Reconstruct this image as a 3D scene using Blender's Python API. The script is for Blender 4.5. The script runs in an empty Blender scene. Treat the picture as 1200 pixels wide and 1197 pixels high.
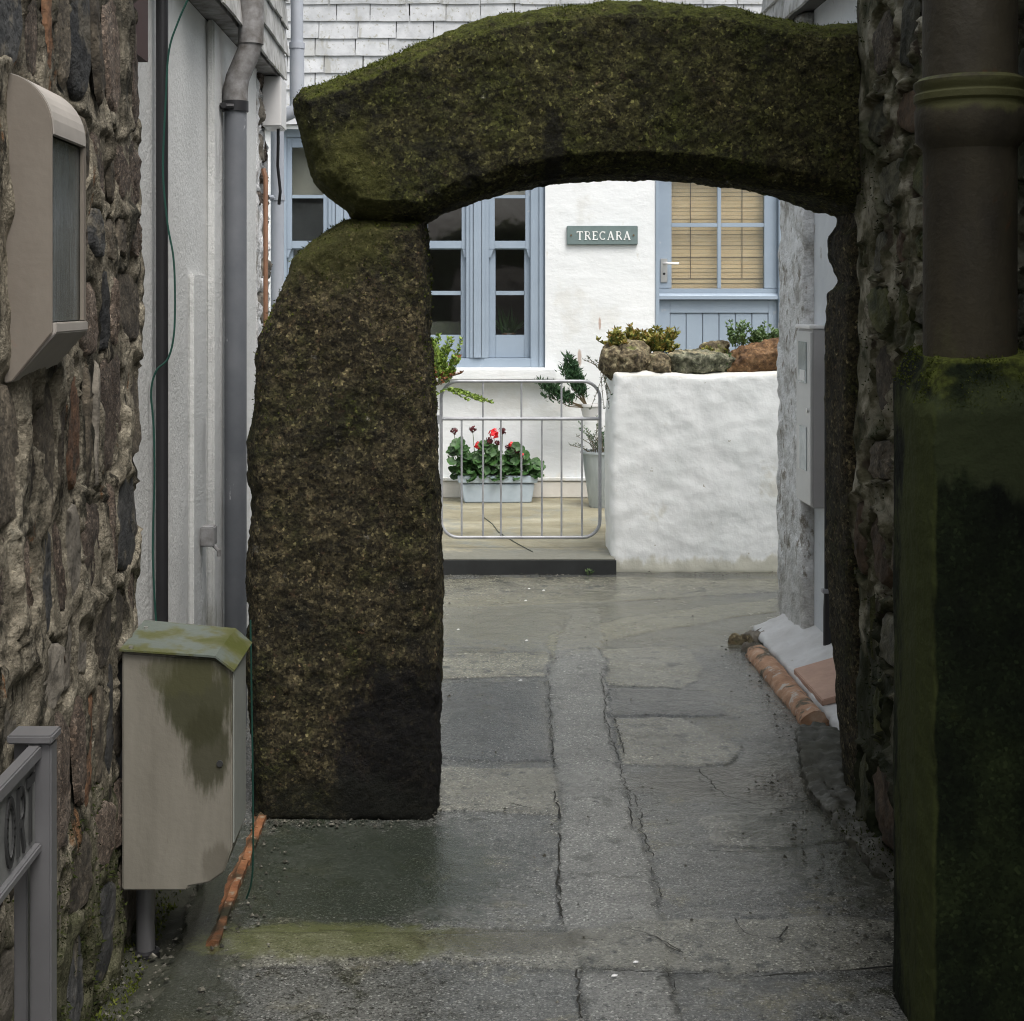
import bpy, math, random
import numpy as np
from mathutils import Vector, Matrix

R = math.radians
random.seed(7)
RNG = np.random.default_rng(11)
SC = bpy.context.scene
COL = SC.collection

# ------------------------------------------------------------------ camera, world, sun, exposure
EYE = 1.65
F = 1800.0
cam_d = bpy.data.cameras.new("camera")
cam = bpy.data.objects.new("camera", cam_d)
COL.objects.link(cam)
cam.location = (0, 0, EYE)
cam.rotation_euler = (R(90), 0, 0)
cam_d.sensor_fit = 'HORIZONTAL'
cam_d.sensor_width = 36.0
cam_d.lens = 54.0
cam_d.shift_x = 0.05
cam_d.shift_y = -0.207
cam_d.clip_start = 0.05
cam_d.clip_end = 500
SC.camera = cam

w = bpy.data.worlds.new("World")
SC.world = w
w.use_nodes = True
nt = w.node_tree
nt.nodes.clear()
SUN_EL, SUN_AZ = 62.0, 150.0            # azimuth measured clockwise from +y
sky = nt.nodes.new('ShaderNodeTexSky')
sky.sky_type = 'NISHITA'
sky.sun_disc = False
sky.sun_elevation = R(SUN_EL)
sky.sun_rotation = R(SUN_AZ)
sky.air_density = 1.0
sky.dust_density = 6.0
sky.ozone_density = 1.0
hsv = nt.nodes.new('ShaderNodeHueSaturation')
hsv.inputs['Saturation'].default_value = 0.42
hsv.inputs['Hue'].default_value = 0.475
bg = nt.nodes.new('ShaderNodeBackground')
bg.inputs['Strength'].default_value = 0.14
wo = nt.nodes.new('ShaderNodeOutputWorld')
nt.links.new(sky.outputs[0], hsv.inputs['Color'])
nt.links.new(hsv.outputs[0], bg.inputs['Color'])
nt.links.new(bg.outputs[0], wo.inputs['Surface'])

sd = bpy.data.lights.new("sun", 'SUN')
sd.energy = 1.1
sd.angle = R(30)
sd.color = (1.0, 0.995, 0.955)
sun = bpy.data.objects.new("sun", sd)
COL.objects.link(sun)
sdir = Vector((math.sin(R(SUN_AZ)) * math.cos(R(SUN_EL)), math.cos(R(SUN_AZ)) * math.cos(R(SUN_EL)), math.sin(R(SUN_EL))))
sun.rotation_euler = sdir.to_track_quat('Z', 'Y').to_euler()
sun.location = (0, 0, 20)
SC.view_settings.view_transform = 'Standard'
SC.view_settings.look = 'None'
SC.view_settings.gamma = 1.0
SC.view_settings.exposure = 0.74
SC.view_settings.use_curve_mapping = False
SC.render.engine = 'CYCLES'
SC.cycles.filter_width = 1.1
SC.cycles.max_bounces = 8
SC.cycles.transparent_max_bounces = 12

# ------------------------------------------------------------------ materials
_M = {}


def M(name, cols, scale=4.0, detail=6, rough=0.7, rough2=None, rscale=3.0, bump=(), spots=(), stains=(), moss=None,
      metal=0.0, rnd=0.0, stretch=(1, 1, 1), spec=0.5, rel=0.6, grain=(), sn=(14, (1, 1, .45))):
    """cols: 2+ (pos, rgb); spots: (scale, threshold, softness, rgb[, stretch]); stains: (centre, radii, rgb, amount)
    moss: (rgb, normal threshold, softness); bump: (scale, distance)"""
    m = bpy.data.materials.new(name)
    m.use_nodes = True
    n, l = m.node_tree.nodes, m.node_tree.links
    b = n['Principled BSDF']
    geo = n.new('ShaderNodeNewGeometry')

    gbumps = []

    def mapped(st):
        if tuple(st) == (1, 1, 1):
            return geo.outputs['Position']
        v = n.new('ShaderNodeVectorMath'); v.operation = 'MULTIPLY'
        l.new(geo.outputs['Position'], v.inputs[0]); v.inputs[1].default_value = st
        return v.outputs[0]

    def noise(s, d=6, st=(1, 1, 1), r=None):
        t = n.new('ShaderNodeTexNoise')
        t.inputs['Scale'].default_value = s
        t.inputs['Detail'].default_value = d
        t.inputs['Roughness'].default_value = rel if r is None else r
        l.new(mapped(st), t.inputs['Vector'])
        return t.outputs['Fac']

    def mix(fac, a, c):
        x = n.new('ShaderNodeMix'); x.data_type = 'RGBA'
        if isinstance(fac, float): x.inputs[0].default_value = fac
        else: l.new(fac, x.inputs[0])
        if isinstance(a, tuple): x.inputs[6].default_value = (*a, 1)
        else: l.new(a, x.inputs[6])
        if isinstance(c, tuple): x.inputs[7].default_value = (*c, 1)
        else: l.new(c, x.inputs[7])
        return x.outputs[2]

    def smooth(v, lo, hi, amt=1.0):
        r = n.new('ShaderNodeMapRange'); r.interpolation_type = 'SMOOTHSTEP'
        l.new(v, r.inputs[0]); r.inputs[1].default_value = lo; r.inputs[2].default_value = hi
        r.inputs[4].default_value = amt
        return r.outputs[0]

    def math_(op, a, c):
        x = n.new('ShaderNodeMath'); x.operation = op
        for i, v in enumerate((a, c)):
            if isinstance(v, (int, float)): x.inputs[i].default_value = v
            else: l.new(v, x.inputs[i])
        return x.outputs[0]

    ramp = n.new('ShaderNodeValToRGB')
    el = ramp.color_ramp.elements
    el[0].position, el[0].color = cols[0][0], (*cols[0][1], 1)
    el[1].position, el[1].color = cols[-1][0], (*cols[-1][1], 1)
    for p, c in cols[1:-1]:
        e = el.new(p); e.color = (*c, 1)
    l.new(noise(scale, detail, stretch), ramp.inputs[0])
    c = ramp.outputs[0]
    for sp in spots:
        if sp[0] == 'PATCH':
            at = n.new('ShaderNodeVertexColor'); at.layer_name = 'patch'
            sc_ = n.new('ShaderNodeMix'); sc_.data_type = 'RGBA'; sc_.blend_type = 'MULTIPLY'; sc_.inputs[0].default_value = 1
            l.new(at.outputs['Color'], sc_.inputs[6])
            rr2 = n.new('ShaderNodeMapRange'); l.new(noise(5, 9, r=.7), rr2.inputs[0]); rr2.inputs[1].default_value = .3; rr2.inputs[2].default_value = .7
            rr2.inputs[3].default_value = .62; rr2.inputs[4].default_value = 1.35
            cc = n.new('ShaderNodeCombineColor')
            for q in range(3): l.new(rr2.outputs[0], cc.inputs[q])
            l.new(cc.outputs[0], sc_.inputs[7])
            c = mix(math_('MULTIPLY', at.outputs['Alpha'], .96), c, sc_.outputs[2])
            ed = n.new('ShaderNodeVertexColor'); ed.layer_name = 'edge'
            c = mix(smooth(ed.outputs['Color'], .25, .85, .7), c, (.020, .021, .017))
            continue
        s, th, so, rgb = sp[:4]
        st = sp[4] if len(sp) > 4 else (1, 1, 1)
        c = mix(smooth(noise(s, 5, st), th - so, th + so), c, rgb)
    for gs, lo, hi, gd in grain:
        vo = n.new('ShaderNodeTexVoronoi'); vo.inputs['Scale'].default_value = gs; vo.inputs['Randomness'].default_value = 1
        wob = n.new('ShaderNodeVectorMath'); wob.operation = 'MULTIPLY_ADD'
        nz = n.new('ShaderNodeTexNoise'); nz.inputs['Scale'].default_value = gs * .7; l.new(geo.outputs['Position'], nz.inputs['Vector'])
        l.new(nz.outputs['Color'], wob.inputs[0]); wob.inputs[1].default_value = (1.2 / gs,) * 3; l.new(geo.outputs['Position'], wob.inputs[2])
        l.new(wob.outputs[0], vo.inputs['Vector'])
        sx = n.new('ShaderNodeSeparateColor'); l.new(vo.outputs['Color'], sx.inputs[0])
        g1 = n.new('ShaderNodeMapRange'); l.new(sx.outputs[0], g1.inputs[0]); g1.inputs[3].default_value = lo; g1.inputs[4].default_value = 1.0
        g2 = n.new('ShaderNodeMapRange'); g2.interpolation_type = 'SMOOTHSTEP'; l.new(sx.outputs[1], g2.inputs[0]); g2.inputs[1].default_value = .80; g2.inputs[2].default_value = 1.0; g2.inputs[3].default_value = 1; g2.inputs[4].default_value = hi
        gv = math_('MULTIPLY', g1.outputs[0], g2.outputs[0])
        cc = n.new('ShaderNodeCombineColor')
        for q in range(3): l.new(gv, cc.inputs[q])
        mu = n.new('ShaderNodeMix'); mu.data_type = 'RGBA'; mu.blend_type = 'MULTIPLY'; mu.inputs[0].default_value = 1
        l.new(c, mu.inputs[6]); l.new(cc.outputs[0], mu.inputs[7]); c = mu.outputs[2]
        if gd: gbumps.append((sx.outputs[2], gd))
    if moss:
        sep = n.new('ShaderNodeSeparateXYZ'); l.new(geo.outputs['Normal'], sep.inputs[0])
        v = math_('ADD', sep.outputs[2], math_('MULTIPLY', math_('SUBTRACT', noise(9, 6), 0.5), 1.6))
        c = mix(smooth(v, moss[1] - moss[2], moss[1] + moss[2]), c, mix(smooth(noise(60, 4), .4, .6), moss[0], tuple(q * .45 for q in moss[0])))
    for cen, rad, rgb, amt in stains:
        v = n.new('ShaderNodeVectorMath'); v.operation = 'SUBTRACT'
        l.new(geo.outputs['Position'], v.inputs[0]); v.inputs[1].default_value = cen
        d = n.new('ShaderNodeVectorMath'); d.operation = 'DIVIDE'
        l.new(v.outputs[0], d.inputs[0]); d.inputs[1].default_value = rad
        ln = n.new('ShaderNodeVectorMath'); ln.operation = 'LENGTH'
        l.new(d.outputs[0], ln.inputs[0])
        q = math_('ADD', ln.outputs['Value'], math_('MULTIPLY', math_('SUBTRACT', noise(sn[0], 6, sn[1]), 0.5), 1.5))
        inv = n.new('ShaderNodeMapRange'); inv.interpolation_type = 'SMOOTHSTEP'
        l.new(q, inv.inputs[0]); inv.inputs[1].default_value = .65; inv.inputs[2].default_value = 1.05
        inv.inputs[3].default_value = amt; inv.inputs[4].default_value = 0
        c = mix(inv.outputs[0], c, rgb)
    if rnd:
        oi = n.new('ShaderNodeObjectInfo')
        h = n.new('ShaderNodeHueSaturation')
        l.new(c, h.inputs['Color'])
        mr = n.new('ShaderNodeMapRange'); l.new(oi.outputs['Random'], mr.inputs[0])
        mr.inputs[3].default_value = 1 - rnd; mr.inputs[4].default_value = 1 + rnd
        l.new(mr.outputs[0], h.inputs['Value'])
        c = h.outputs[0]
    l.new(c, b.inputs['Base Color'])
    b.inputs['Metallic'].default_value = metal
    b.inputs['Specular IOR Level'].default_value = spec
    if rough2 is None:
        b.inputs['Roughness'].default_value = rough
    else:
        mr = n.new('ShaderNodeMapRange'); l.new(noise(rscale, 5), mr.inputs[0])
        mr.inputs[1].default_value = .35; mr.inputs[2].default_value = .65
        mr.inputs[3].default_value = rough; mr.inputs[4].default_value = rough2
        l.new(mr.outputs[0], b.inputs['Roughness'])
    prev = None
    for bp in bump:
        s, dist = bp[:2]
        st = bp[2] if len(bp) > 2 else (1, 1, 1)
        x = n.new('ShaderNodeBump'); x.inputs['Distance'].default_value = dist
        x.inputs['Strength'].default_value = 1.0
        l.new(noise(s, 4, st), x.inputs['Height'])
        if prev: l.new(prev, x.inputs['Normal'])
        prev = x.outputs[0]
    for hsock, gd in gbumps:
        x = n.new('ShaderNodeBump'); x.inputs['Distance'].default_value = gd
        l.new(hsock, x.inputs['Height'])
        if prev: l.new(prev, x.inputs['Normal'])
        prev = x.outputs[0]
    if prev: l.new(prev, b.inputs['Normal'])
    _M[name] = m
    return m


def plain(name, c, rough=.5, metal=0, var=.12, scale=8, bump=(), **k):
    return M(name, [(.3, tuple(v * (1 - var) for v in c)), (.7, tuple(v * (1 + var) for v in c))], scale=scale, rough=rough, metal=metal, bump=bump, **k)


GR_ST = (((-.18, 4.9, .12), (.27, .5, .44), (.006, .006, .008), .88), ((-.38, 4.9, -.05), (.45, .5, .22), (.010, .012, .007), .7),
         ((-.46, 4.9, 1.95), (.30, .5, .30), (.095, .100, .020), .55),
         ((.02, 5.0, 1.35), (.07, .5, .35), (.012, .012, .010), .7),
         ((.29, 4.85, 2.10), (.04, .5, .16), (.010, .010, .008), .8))
granite_dark = M("dark_granite", [(.36, (.046, .042, .022)), (.47, (.118, .100, .052)), (.57, (.21, .175, .092)), (.67, (.33, .28, .17))], scale=20, detail=9, rel=.8,
                 rough=.85, spec=.3, bump=((12, .018), (45, .018), (130, .014)), grain=((135, .20, 2.9, .009), (60, .40, 1.8, .010)),
                 spots=((3.5, .56, .12, (.075, .080, .022)), (30, .62, .05, (.22, .14, .08)), (5, .62, .08, (.035, .034, .022)), (22, .66, .03, (.34, .32, .26))),
                 moss=((.095, .115, .018), .80, .3), stains=GR_ST)
granite_moss = M("mossy_granite", [(.36, (.038, .036, .014)), (.47, (.102, .098, .034)), (.57, (.18, .168, .066)), (.67, (.29, .265, .14))], scale=20, detail=9, rel=.8,
                 rough=.85, spec=.25, bump=((12, .018), (45, .018), (130, .014)), grain=((135, .22, 2.7, .009), (60, .42, 1.7, .010)),
                 spots=((5, .54, .12, (.100, .112, .026)), (28, .65, .05, (.24, .17, .10)), (3, .60, .08, (.034, .034, .018)), (20, .67, .03, (.34, .33, .25))),
                 moss=((.125, .145, .022), .62, .35), stains=GR_ST)
moss_m = M("moss_tufts", [(.35, (.028, .040, .006)), (.5, (.070, .088, .014)), (.7, (.15, .165, .035))], scale=30, rough=1, spec=.1)
moss_dark = M("dark_moss", [(.35, (.010, .016, .005)), (.65, (.045, .055, .014))], scale=20, rough=1, spec=.1)
mortar_l = M("weathered_mortar", [(.34, (.055, .050, .036)), (.44, (.18, .160, .120)), (.56, (.30, .270, .205)), (.68, (.42, .385, .30))], scale=9, detail=9, rel=.72, rough=.95, spec=.2,
             bump=((14, .012, (1, 1, .4)), (34, .010), (90, .004)), grain=((170, .6, 1.3, .001),),
             spots=((4.0, .58, .06, (.040, .038, .028)), (12, .60, .05, (.030, .027, .020), (1, 1, .4)), (11, .66, .04, (.22, .12, .06), (1, 1, .5)), (20, .64, .04, (.30, .28, .22), (1, 1, .5))),
             stains=(((-.85, 3.4, 2.9), (.5, 1.6, .85), (.040, .038, .030), .62), ((-.85, 3.4, -.15), (.5, 2, .65), (.040, .046, .018), .75)))
mortar_r = M("green_mortar", [(.38, (.035, .037, .017)), (.49, (.125, .118, .075)), (.61, (.42, .40, .32))], scale=8, detail=8, rough=.9, spec=.25,
             bump=((30, .006), (90, .003)), spots=((4, .58, .08, (.028, .034, .010)), (9, .60, .05, (.05, .04, .028))),
             stains=(((1.25, 4.6, -.1), (.5, 2, .9), (.012, .018, .007), .85),))
st_mats = [
    M("pink_granite", [(.4, (.10, .072, .052)), (.5, (.16, .122, .092)), (.62, (.23, .185, .145))], scale=12, rel=.75, rough=.9, rnd=.3, grain=((150, .35, 2.2, .003),), bump=((40, .008), (120, .004)), spots=((5, .6, .1, (.06, .055, .04)),)),
    M("grey_slate_stone", [(.35, (.020, .022, .024)), (.65, (.075, .075, .072))], scale=12, rough=.75, rnd=.4, bump=((25, .010), (80, .004)), spots=((9, .6, .05, (.14, .125, .095)),)),
    M("rust_stone", [(.35, (.065, .036, .020)), (.65, (.20, .105, .055))], scale=22, rough=.9, rnd=.3, bump=((40, .008),), spots=((9, .58, .06, (.05, .042, .03)),)),
    M("brown_stone", [(.35, (.045, .038, .027)), (.65, (.16, .135, .098))], scale=16, grain=((130, .5, 1.6, .002),), rough=.9, rnd=.35, bump=((35, .008),)),
    M("pale_stone", [(.35, (.10, .09, .072)), (.65, (.27, .245, .20))], scale=14, rough=.9, rnd=.25, bump=((30, .008),), spots=((8, .6, .05, (.07, .06, .045)),)),
]
st_dark = [
    M("damp_stone", [(.35, (.020, .021, .013)), (.65, (.095, .092, .058))], scale=16, rough=.6, rough2=.9, rnd=.4, bump=((25, .01), (80, .004))),
    M("damp_green_stone", [(.35, (.025, .031, .011)), (.65, (.100, .105, .040))], scale=14, rough=.8, rnd=.4, bump=((25, .01), (80, .004))),
    M("damp_brown_stone", [(.35, (.028, .019, .012)), (.65, (.10, .068, .042))], scale=20, rough=.8, rnd=.4, bump=((25, .01),)),
]
white_house = M("white_house_paint", [(.3, (.69, .715, .715)), (.7, (.76, .78, .78))], scale=2.5, rough=.75, bump=((5, .007, (1, 1, 2)), (22, .0018)),
                spots=((2.2, .62, .06, (.66, .67, .65)), (16, .70, .03, (.62, .62, .58), (1, 1, .3))),
                stains=(((1.09, 12.05, 1.45), (.012, .2, .06), (.35, .2, .13), .7), ((.93, 12.05, 1.18), (.02, .2, .08), (.35, .22, .15), .7), ((-.2, 12.05, .0), (3, .4, .28), (.66, .63, .55), .6)))
plinth_m = M("cream_plinth_paint", [(.3, (.60, .575, .52)), (.7, (.72, .70, .65))], scale=5, rough=.8, bump=((20, .003),))
white_rough = M("white_rubble_paint", [(.3, (.83, .86, .845)), (.6, (.88, .90, .89))], scale=4, rough=.6, bump=((7, .007), (45, .001)),
                spots=((3, .68, .05, (.70, .70, .64)), (22, .72, .02, (.40, .38, .30))), stains=(((1.6, 9.28, -.02), (2.5, .8, .12), (.50, .48, .36), .7), ((1.3, 9.28, 1.22), (1.5, .6, .05), (.62, .60, .52), .6)))
white_pier = M("flaking_white_paint", [(.36, (.38, .37, .345)), (.48, (.66, .665, .66)), (.60, (.78, .79, .79))], scale=9, detail=8, rel=.7, rough=.8,
               bump=((9, .03), (30, .010)), spots=((16, .60, .05, (.28, .26, .22), (1, 1, .5)), (4, .66, .08, (.42, .41, .38))),
               stains=(((1.6, 7.4, .05), (.5, .6, .35), (.42, .41, .38), .6),))
grey_paint = M("pale_blue_grey_paint", [(.3, (.54, .57, .60)), (.7, (.64, .67, .69))], scale=5, rough=.6, bump=((14, .004),), spots=((9, .66, .04, (.38, .38, .37)),))
white_left = M("white_render", [(.3, (.56, .57, .555)), (.7, (.67, .68, .665))], scale=3, rough=.85, bump=((70, .004), (12, .004)),
               spots=((5, .66, .08, (.42, .42, .41), (1, 1, .3)),), stains=(((-.95, 5.6, 3.0), (.6, 1.6, .25), (.36, .36, .30), .6), ((-.95, 5.0, 0.1), (.6, 2, .45), (.30, .30, .24), .7)))
slate_white = M("whitened_slate", [(.35, (.40, .415, .425)), (.6, (.54, .555, .565))], scale=7, rough=.7, rnd=.09, bump=((12, .004),), spots=((3, .60, .06, (.42, .43, .42)), (40, .62, .03, (.34, .34, .30)), (8, .64, .04, (.36, .36, .33), (1, 1, .3))))
slate_grey = M("grey_slate", [(.35, (.24, .24, .225)), (.6, (.47, .47, .46))], scale=8, rough=.75, rnd=.16, bump=((20, .005, (1, 1, .3)),), spots=((9, .6, .06, (.20, .20, .16)),))
slate_back = plain("dark_batten", (.06, .06, .055), .9)
blue = M("blue_gloss_paint", [(.3, (.262, .322, .388)), (.7, (.30, .365, .435))], spots=((14, .70, .03, (.36, .40, .44)),), scale=3, rough=.35, bump=((60, .0006),))
cream = plain("cream_blind", (.62, .58, .50), .8, var=.05)
bamboo = M("bamboo_blind", [(.3, (.78, .55, .30)), (.7, (.90, .68, .42))], scale=6, rough=.6, rnd=.08, stretch=(1, 1, 12))
string_m = plain("dark_string", (.12, .08, .05), .9)
room_m = plain("dim_room_plaster", (.20, .19, .175), .9)
steel = plain("galvanised_steel", (.38, .39, .41), .5, metal=.35, var=.2, scale=14)
satin = plain("satin_steel", (.75, .74, .72), .28, metal=.9, var=.05)
black = plain("black_plastic", (.018, .018, .020), .45)
grey_pipe = M("grey_painted_pipe", [(.3, (.115, .125, .14)), (.7, (.16, .17, .185))], scale=6, rough=.55, spots=((9, .66, .015, (.42, .43, .44), (1, 1, .4)),), bump=((30, .001),))
grey_old = M("weathered_grey_pipe", [(.35, (.10, .09, .08)), (.65, (.30, .30, .30))], scale=14, rough=.7, bump=((40, .002),))
lt_pipe = M("pale_grey_pipe", [(.3, (.35, .38, .43)), (.7, (.43, .46, .50))], scale=4, rough=.5)
iron = M("old_iron_pipe", [(.3, (.022, .018, .010)), (.6, (.048, .040, .022)), (.75, (.070, .068, .028))], scale=9, rough=.65, rough2=.85, bump=((60, .002), (8, .006)),
         spots=((10, .68, .05, (.09, .04, .018)),), moss=((.085, .095, .022), .8, .2), stretch=(1, 1, .4), stains=(((1.163, 3.40, 2.11), (.3, .2, .045), (.085, .088, .026), .75),))
casing_m = M("mossy_concrete", [(.30, (.004, .006, .004)), (.52, (.011, .017, .007)), (.72, (.028, .040, .014))], scale=7, detail=8, rough=.95, spec=.2, bump=((9, .008), (60, .003)), stretch=(1, 1, .5), grain=((140, .5, 1.8, .001),), sn=(18, (1, 1, .35)),
             moss=((.105, .125, .024), .50, .25), stains=(((1.2, 3.34, 1.35), (.35, .2, .12), (.050, .062, .028), .7), ((1.02, 3.4, .8), (.022, .3, 1.3), (.062, .076, .024), .85)))
ASPH = dict(rough=.05, rough2=.34, rscale=1.5, spec=.6, bump=((60, .0016), (9, .006)), grain=((190, .5, 2.1, .0013),))
asphalt = M("wet_asphalt", [(.30, (.066, .071, .068)), (.5, (.118, .123, .114)), (.7, (.20, .205, .19))], scale=1.9, detail=9, rel=.7, **ASPH,
            spots=((2.4, .57, .06, (.155, .150, .108)), (5, .62, .05, (.050, .054, .036)), ('PATCH',), (7, .60, .05, (.075, .078, .064)), (150, .585, .03, (.27, .27, .25)), (120, .40, -.03, (.032, .033, .030)), (30, .62, .03, (.05, .052, .044))),
            stains=(((-.35, 4.45, 0), (.55, .55, .5), (.024, .034, .021), .72), ((-.75, 3.6, 0), (.24, 1.2, .5), (.024, .028, .016), .75),
                    ((-.3, 3.95, 0), (.45, .13, .5), (.12, .13, .05), .6), ((.12, 3.95, 0), (.25, .10, .5), (.05, .045, .026), .6),
                    ((1.15, 4.9, 0), (.35, .8, .5), (.040, .044, .028), .8), ((.75, 7.9, 0), (1.7, .8, .5), (.20, .19, .125), .5),
                    ((.95, 5.25, 0), (.42, .22, .5), (.055, .050, .034), .75)))


def conc(name, c, stains=(), r=(.32, .7)):
    return M(name, [(.32, tuple(v * .66 for v in c)), (.5, c), (.7, tuple(v * 1.25 for v in c))], scale=3.2, detail=9, rel=.68, rough=r[0], rough2=r[1], rscale=2.3,
             bump=((200, .0015), (40, .003), (7, .006)), spots=((120, .68, .04, tuple(v * 1.7 for v in c)), (3.5, .62, .07, tuple(v * .6 for v in c))), stains=stains)


concrete_a = conc("grey_concrete", (.125, .127, .115))
concrete_b = conc("buff_concrete", (.155, .148, .110))
concrete_c = conc("green_grey_concrete", (.115, .115, .088), stains=(((-.2, 4.0, 0), (.55, .25, .3), (.10, .11, .035), .7), ((.25, 4.0, 0), (.3, .15, .3), (.055, .05, .028), .6)))
concrete_d = conc("dark_concrete", (.062, .066, .062), r=(.25, .6))
concrete_y = M("courtyard_concrete", [(.3, (.15, .135, .085)), (.5, (.25, .23, .155)), (.7, (.38, .36, .27))], scale=3, detail=8, rough=.45, rough2=.8, bump=((60, .003), (9, .004)), stretch=(.5, 1, 1),
               spots=((2.5, .6, .1, (.20, .21, .18)),), stains=(((.4, 9.25, .09), (1.2, .4, .2), (.15, .155, .135), .75),))
step_face = plain("dark_step_paint", (.022, .024, .024), .6, var=.3)
crack_m = plain("crack_dirt", (.018, .018, .014), .95)
terracotta = M("terracotta", [(.3, (.30, .165, .095)), (.52, (.46, .27, .165)), (.7, (.56, .40, .29))], scale=14, rough=.8, bump=((40, .006),), spots=((9, .57, .05, (.11, .095, .065)), (16, .62, .05, (.52, .48, .43))))
terra_worn = M("worn_terracotta", [(.3, (.07, .032, .016)), (.5, (.22, .09, .038)), (.7, (.36, .17, .08))], scale=13, rough=.6, bump=((40, .006),), spots=((7, .52, .09, (.030, .028, .014)), (25, .62, .04, (.30, .25, .18))))
pink_tile = plain("pale_pink_tile", (.50, .33, .25), .75, var=.12, scale=10, bump=((30, .003),))
skirt_m = M("white_cement_paint", [(.3, (.52, .52, .51)), (.7, (.68, .69, .69))], scale=6, rough=.7, bump=((14, .008),), spots=((13, .68, .04, (.30, .28, .22)),))
box_m = M("beige_grp_box", [(.3, (.185, .172, .140)), (.7, (.25, .235, .195))], sn=(40, (1, 1, .2)), scale=5, rough=.55, bump=((50, .0008),), stretch=(3, 3, .5),
          spots=((9, .70, .04, (.13, .105, .075), (3, 3, .5)),),
          stains=(((-.650, 3.8, .665), (.105, .3, .13), (.040, .042, .016), .9), ((-.625, 3.8, .53), (.06, .3, .13), (.038, .038, .016), .85), ((-.68, 3.8, .72), (.12, .3, .06), (.07, .07, .03), .7), ((-.60, 3.8, .25), (.045, .3, .06), (.07, .06, .04), .45)))
box_side = plain("pale_box_side", (.26, .275, .25), .5)
lid_m = M("algae_metal_lid", [(.36, (.070, .078, .018)), (.46, (.095, .100, .040)), (.54, (.115, .135, .115))], scale=9, rough=.4, bump=((40, .001),))
light_m = M("beige_hood_paint", [(.3, (.165, .142, .115)), (.7, (.235, .21, .175))], scale=6, rough=.7, bump=((40, .001),), spots=((7, .68, .05, (.24, .13, .09)),), stretch=(1, 1, .5))
light_top = plain("chalky_hood_top", (.38, .355, .32), .8)
diffuser = M("murky_ribbed_glass", [(.35, (.045, .050, .042)), (.6, (.10, .115, .115))], scale=6, rough=.22, stretch=(1, 1, .6), bump=((90, .0015, (1, 1, .1)),))
frame_grey = M("grey_powder_coat", [(.3, (.15, .15, .155)), (.7, (.19, .19, .195))], scale=6, rough=.35, metal=.3)
sign_face = plain("cast_sign_face", (.16, .165, .16), .45, var=.25, scale=20)
sign_dark = plain("dark_lettering", (.035, .036, .036), .6)
slate_sign = plain("green_grey_slate_plate", (.135, .185, .18), .6, var=.1, scale=20)
letter_w = plain("white_letter_paint", (.78, .80, .78), .6, var=.04)
meter_m = plain("grey_meter_box", (.60, .61, .60), .4, var=.05)
meter_side = plain("grey_meter_side", (.46, .455, .455), .45, var=.05)
meter_lid = plain("white_meter_lid", (.84, .84, .83), .4, var=.03)
window_grey = plain("clouded_plastic_window", (.33, .39, .41), .2, var=.25, scale=20)
label_w = plain("white_label", (.82, .83, .83), .5, var=.03)
white_pvc = plain("white_pvc", (.66, .66, .65), .4, var=.05)
tub_m = M("pale_blue_plastic_tub", [(.3, (.40, .48, .55)), (.7, (.50, .58, .65))], scale=10, rough=.5)
zinc = M("zinc_pot", [(.3, (.27, .31, .33)), (.7, (.46, .51, .53))], scale=5, rough=.45, metal=.3, stretch=(2, 2, .4))
soil = plain("potting_soil", (.02, .014, .009), .95)
leaf_ger = M("geranium_leaf", [(.35, (.014, .050, .010)), (.65, (.050, .125, .028))], scale=22, rough=.5)
leaf_lime = M("lime_leaf", [(.35, (.12, .20, .020)), (.65, (.27, .37, .06))], scale=30, rough=.5)
leaf_suc = M("yellow_succulent_leaf", [(.35, (.13, .16, .028)), (.5, (.27, .26, .05)), (.68, (.36, .20, .06))], scale=30, rough=.5)
leaf_green = M("fresh_green_leaf", [(.35, (.06, .12, .03)), (.65, (.16, .24, .09))], scale=30, rough=.5)
leaf_pine = M("dark_needle_leaf", [(.35, (.012, .045, .016)), (.65, (.045, .11, .04))], scale=30, rough=.6)
leaf_grey = M("grey_green_leaf", [(.35, (.06, .08, .055)), (.65, (.17, .20, .15))], scale=30, rough=.6)
leaf_red = plain("rusty_leaf", (.24, .085, .03), .5, var=.3, scale=30)
petal_red = plain("red_petal", (.70, .010, .016), .5, var=.15, scale=60)
petal_dark = plain("withered_dark_petal", (.085, .010, .014), .7, var=.4, scale=60)
stem_m = plain("brown_stem", (.10, .075, .04), .8)
stem_g = plain("green_stem", (.07, .12, .03), .7)
cap_a = M("lichen_boulder", [(.36, (.07, .055, .03)), (.5, (.19, .15, .085)), (.66, (.34, .30, .18))], grain=((70, .4, 1.9, .008),), scale=22, rough=.9, bump=((30, .01),), spots=((12, .64, .05, (.20, .21, .07)),))
cap_b = M("grey_green_boulder", [(.36, (.06, .065, .04)), (.5, (.16, .165, .105)), (.66, (.32, .31, .22))], grain=((70, .4, 1.9, .008),), scale=20, rough=.9, bump=((30, .01),), moss=((.42, .36, .22), .95, .2))
cap_c = M("rusty_brown_boulder", [(.36, (.09, .045, .018)), (.55, (.21, .115, .05)), (.68, (.30, .18, .09))], grain=((70, .5, 1.6, .008),), scale=16, rough=.9, bump=((30, .01),))
red_trim = plain("dark_red_board", (.045, .018, .016), .7)
cable_g = plain("green_cable", (.012, .060, .045), .5)
cable_d = plain("dull_cable", (.05, .06, .045), .6)
copper = plain("brown_pipe", (.22, .11, .06), .6, var=.3)
glass = bpy.data.materials.new("window_glass")
glass.use_nodes = True
gn, gl = glass.node_tree.nodes, glass.node_tree.links
gn.clear()
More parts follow.
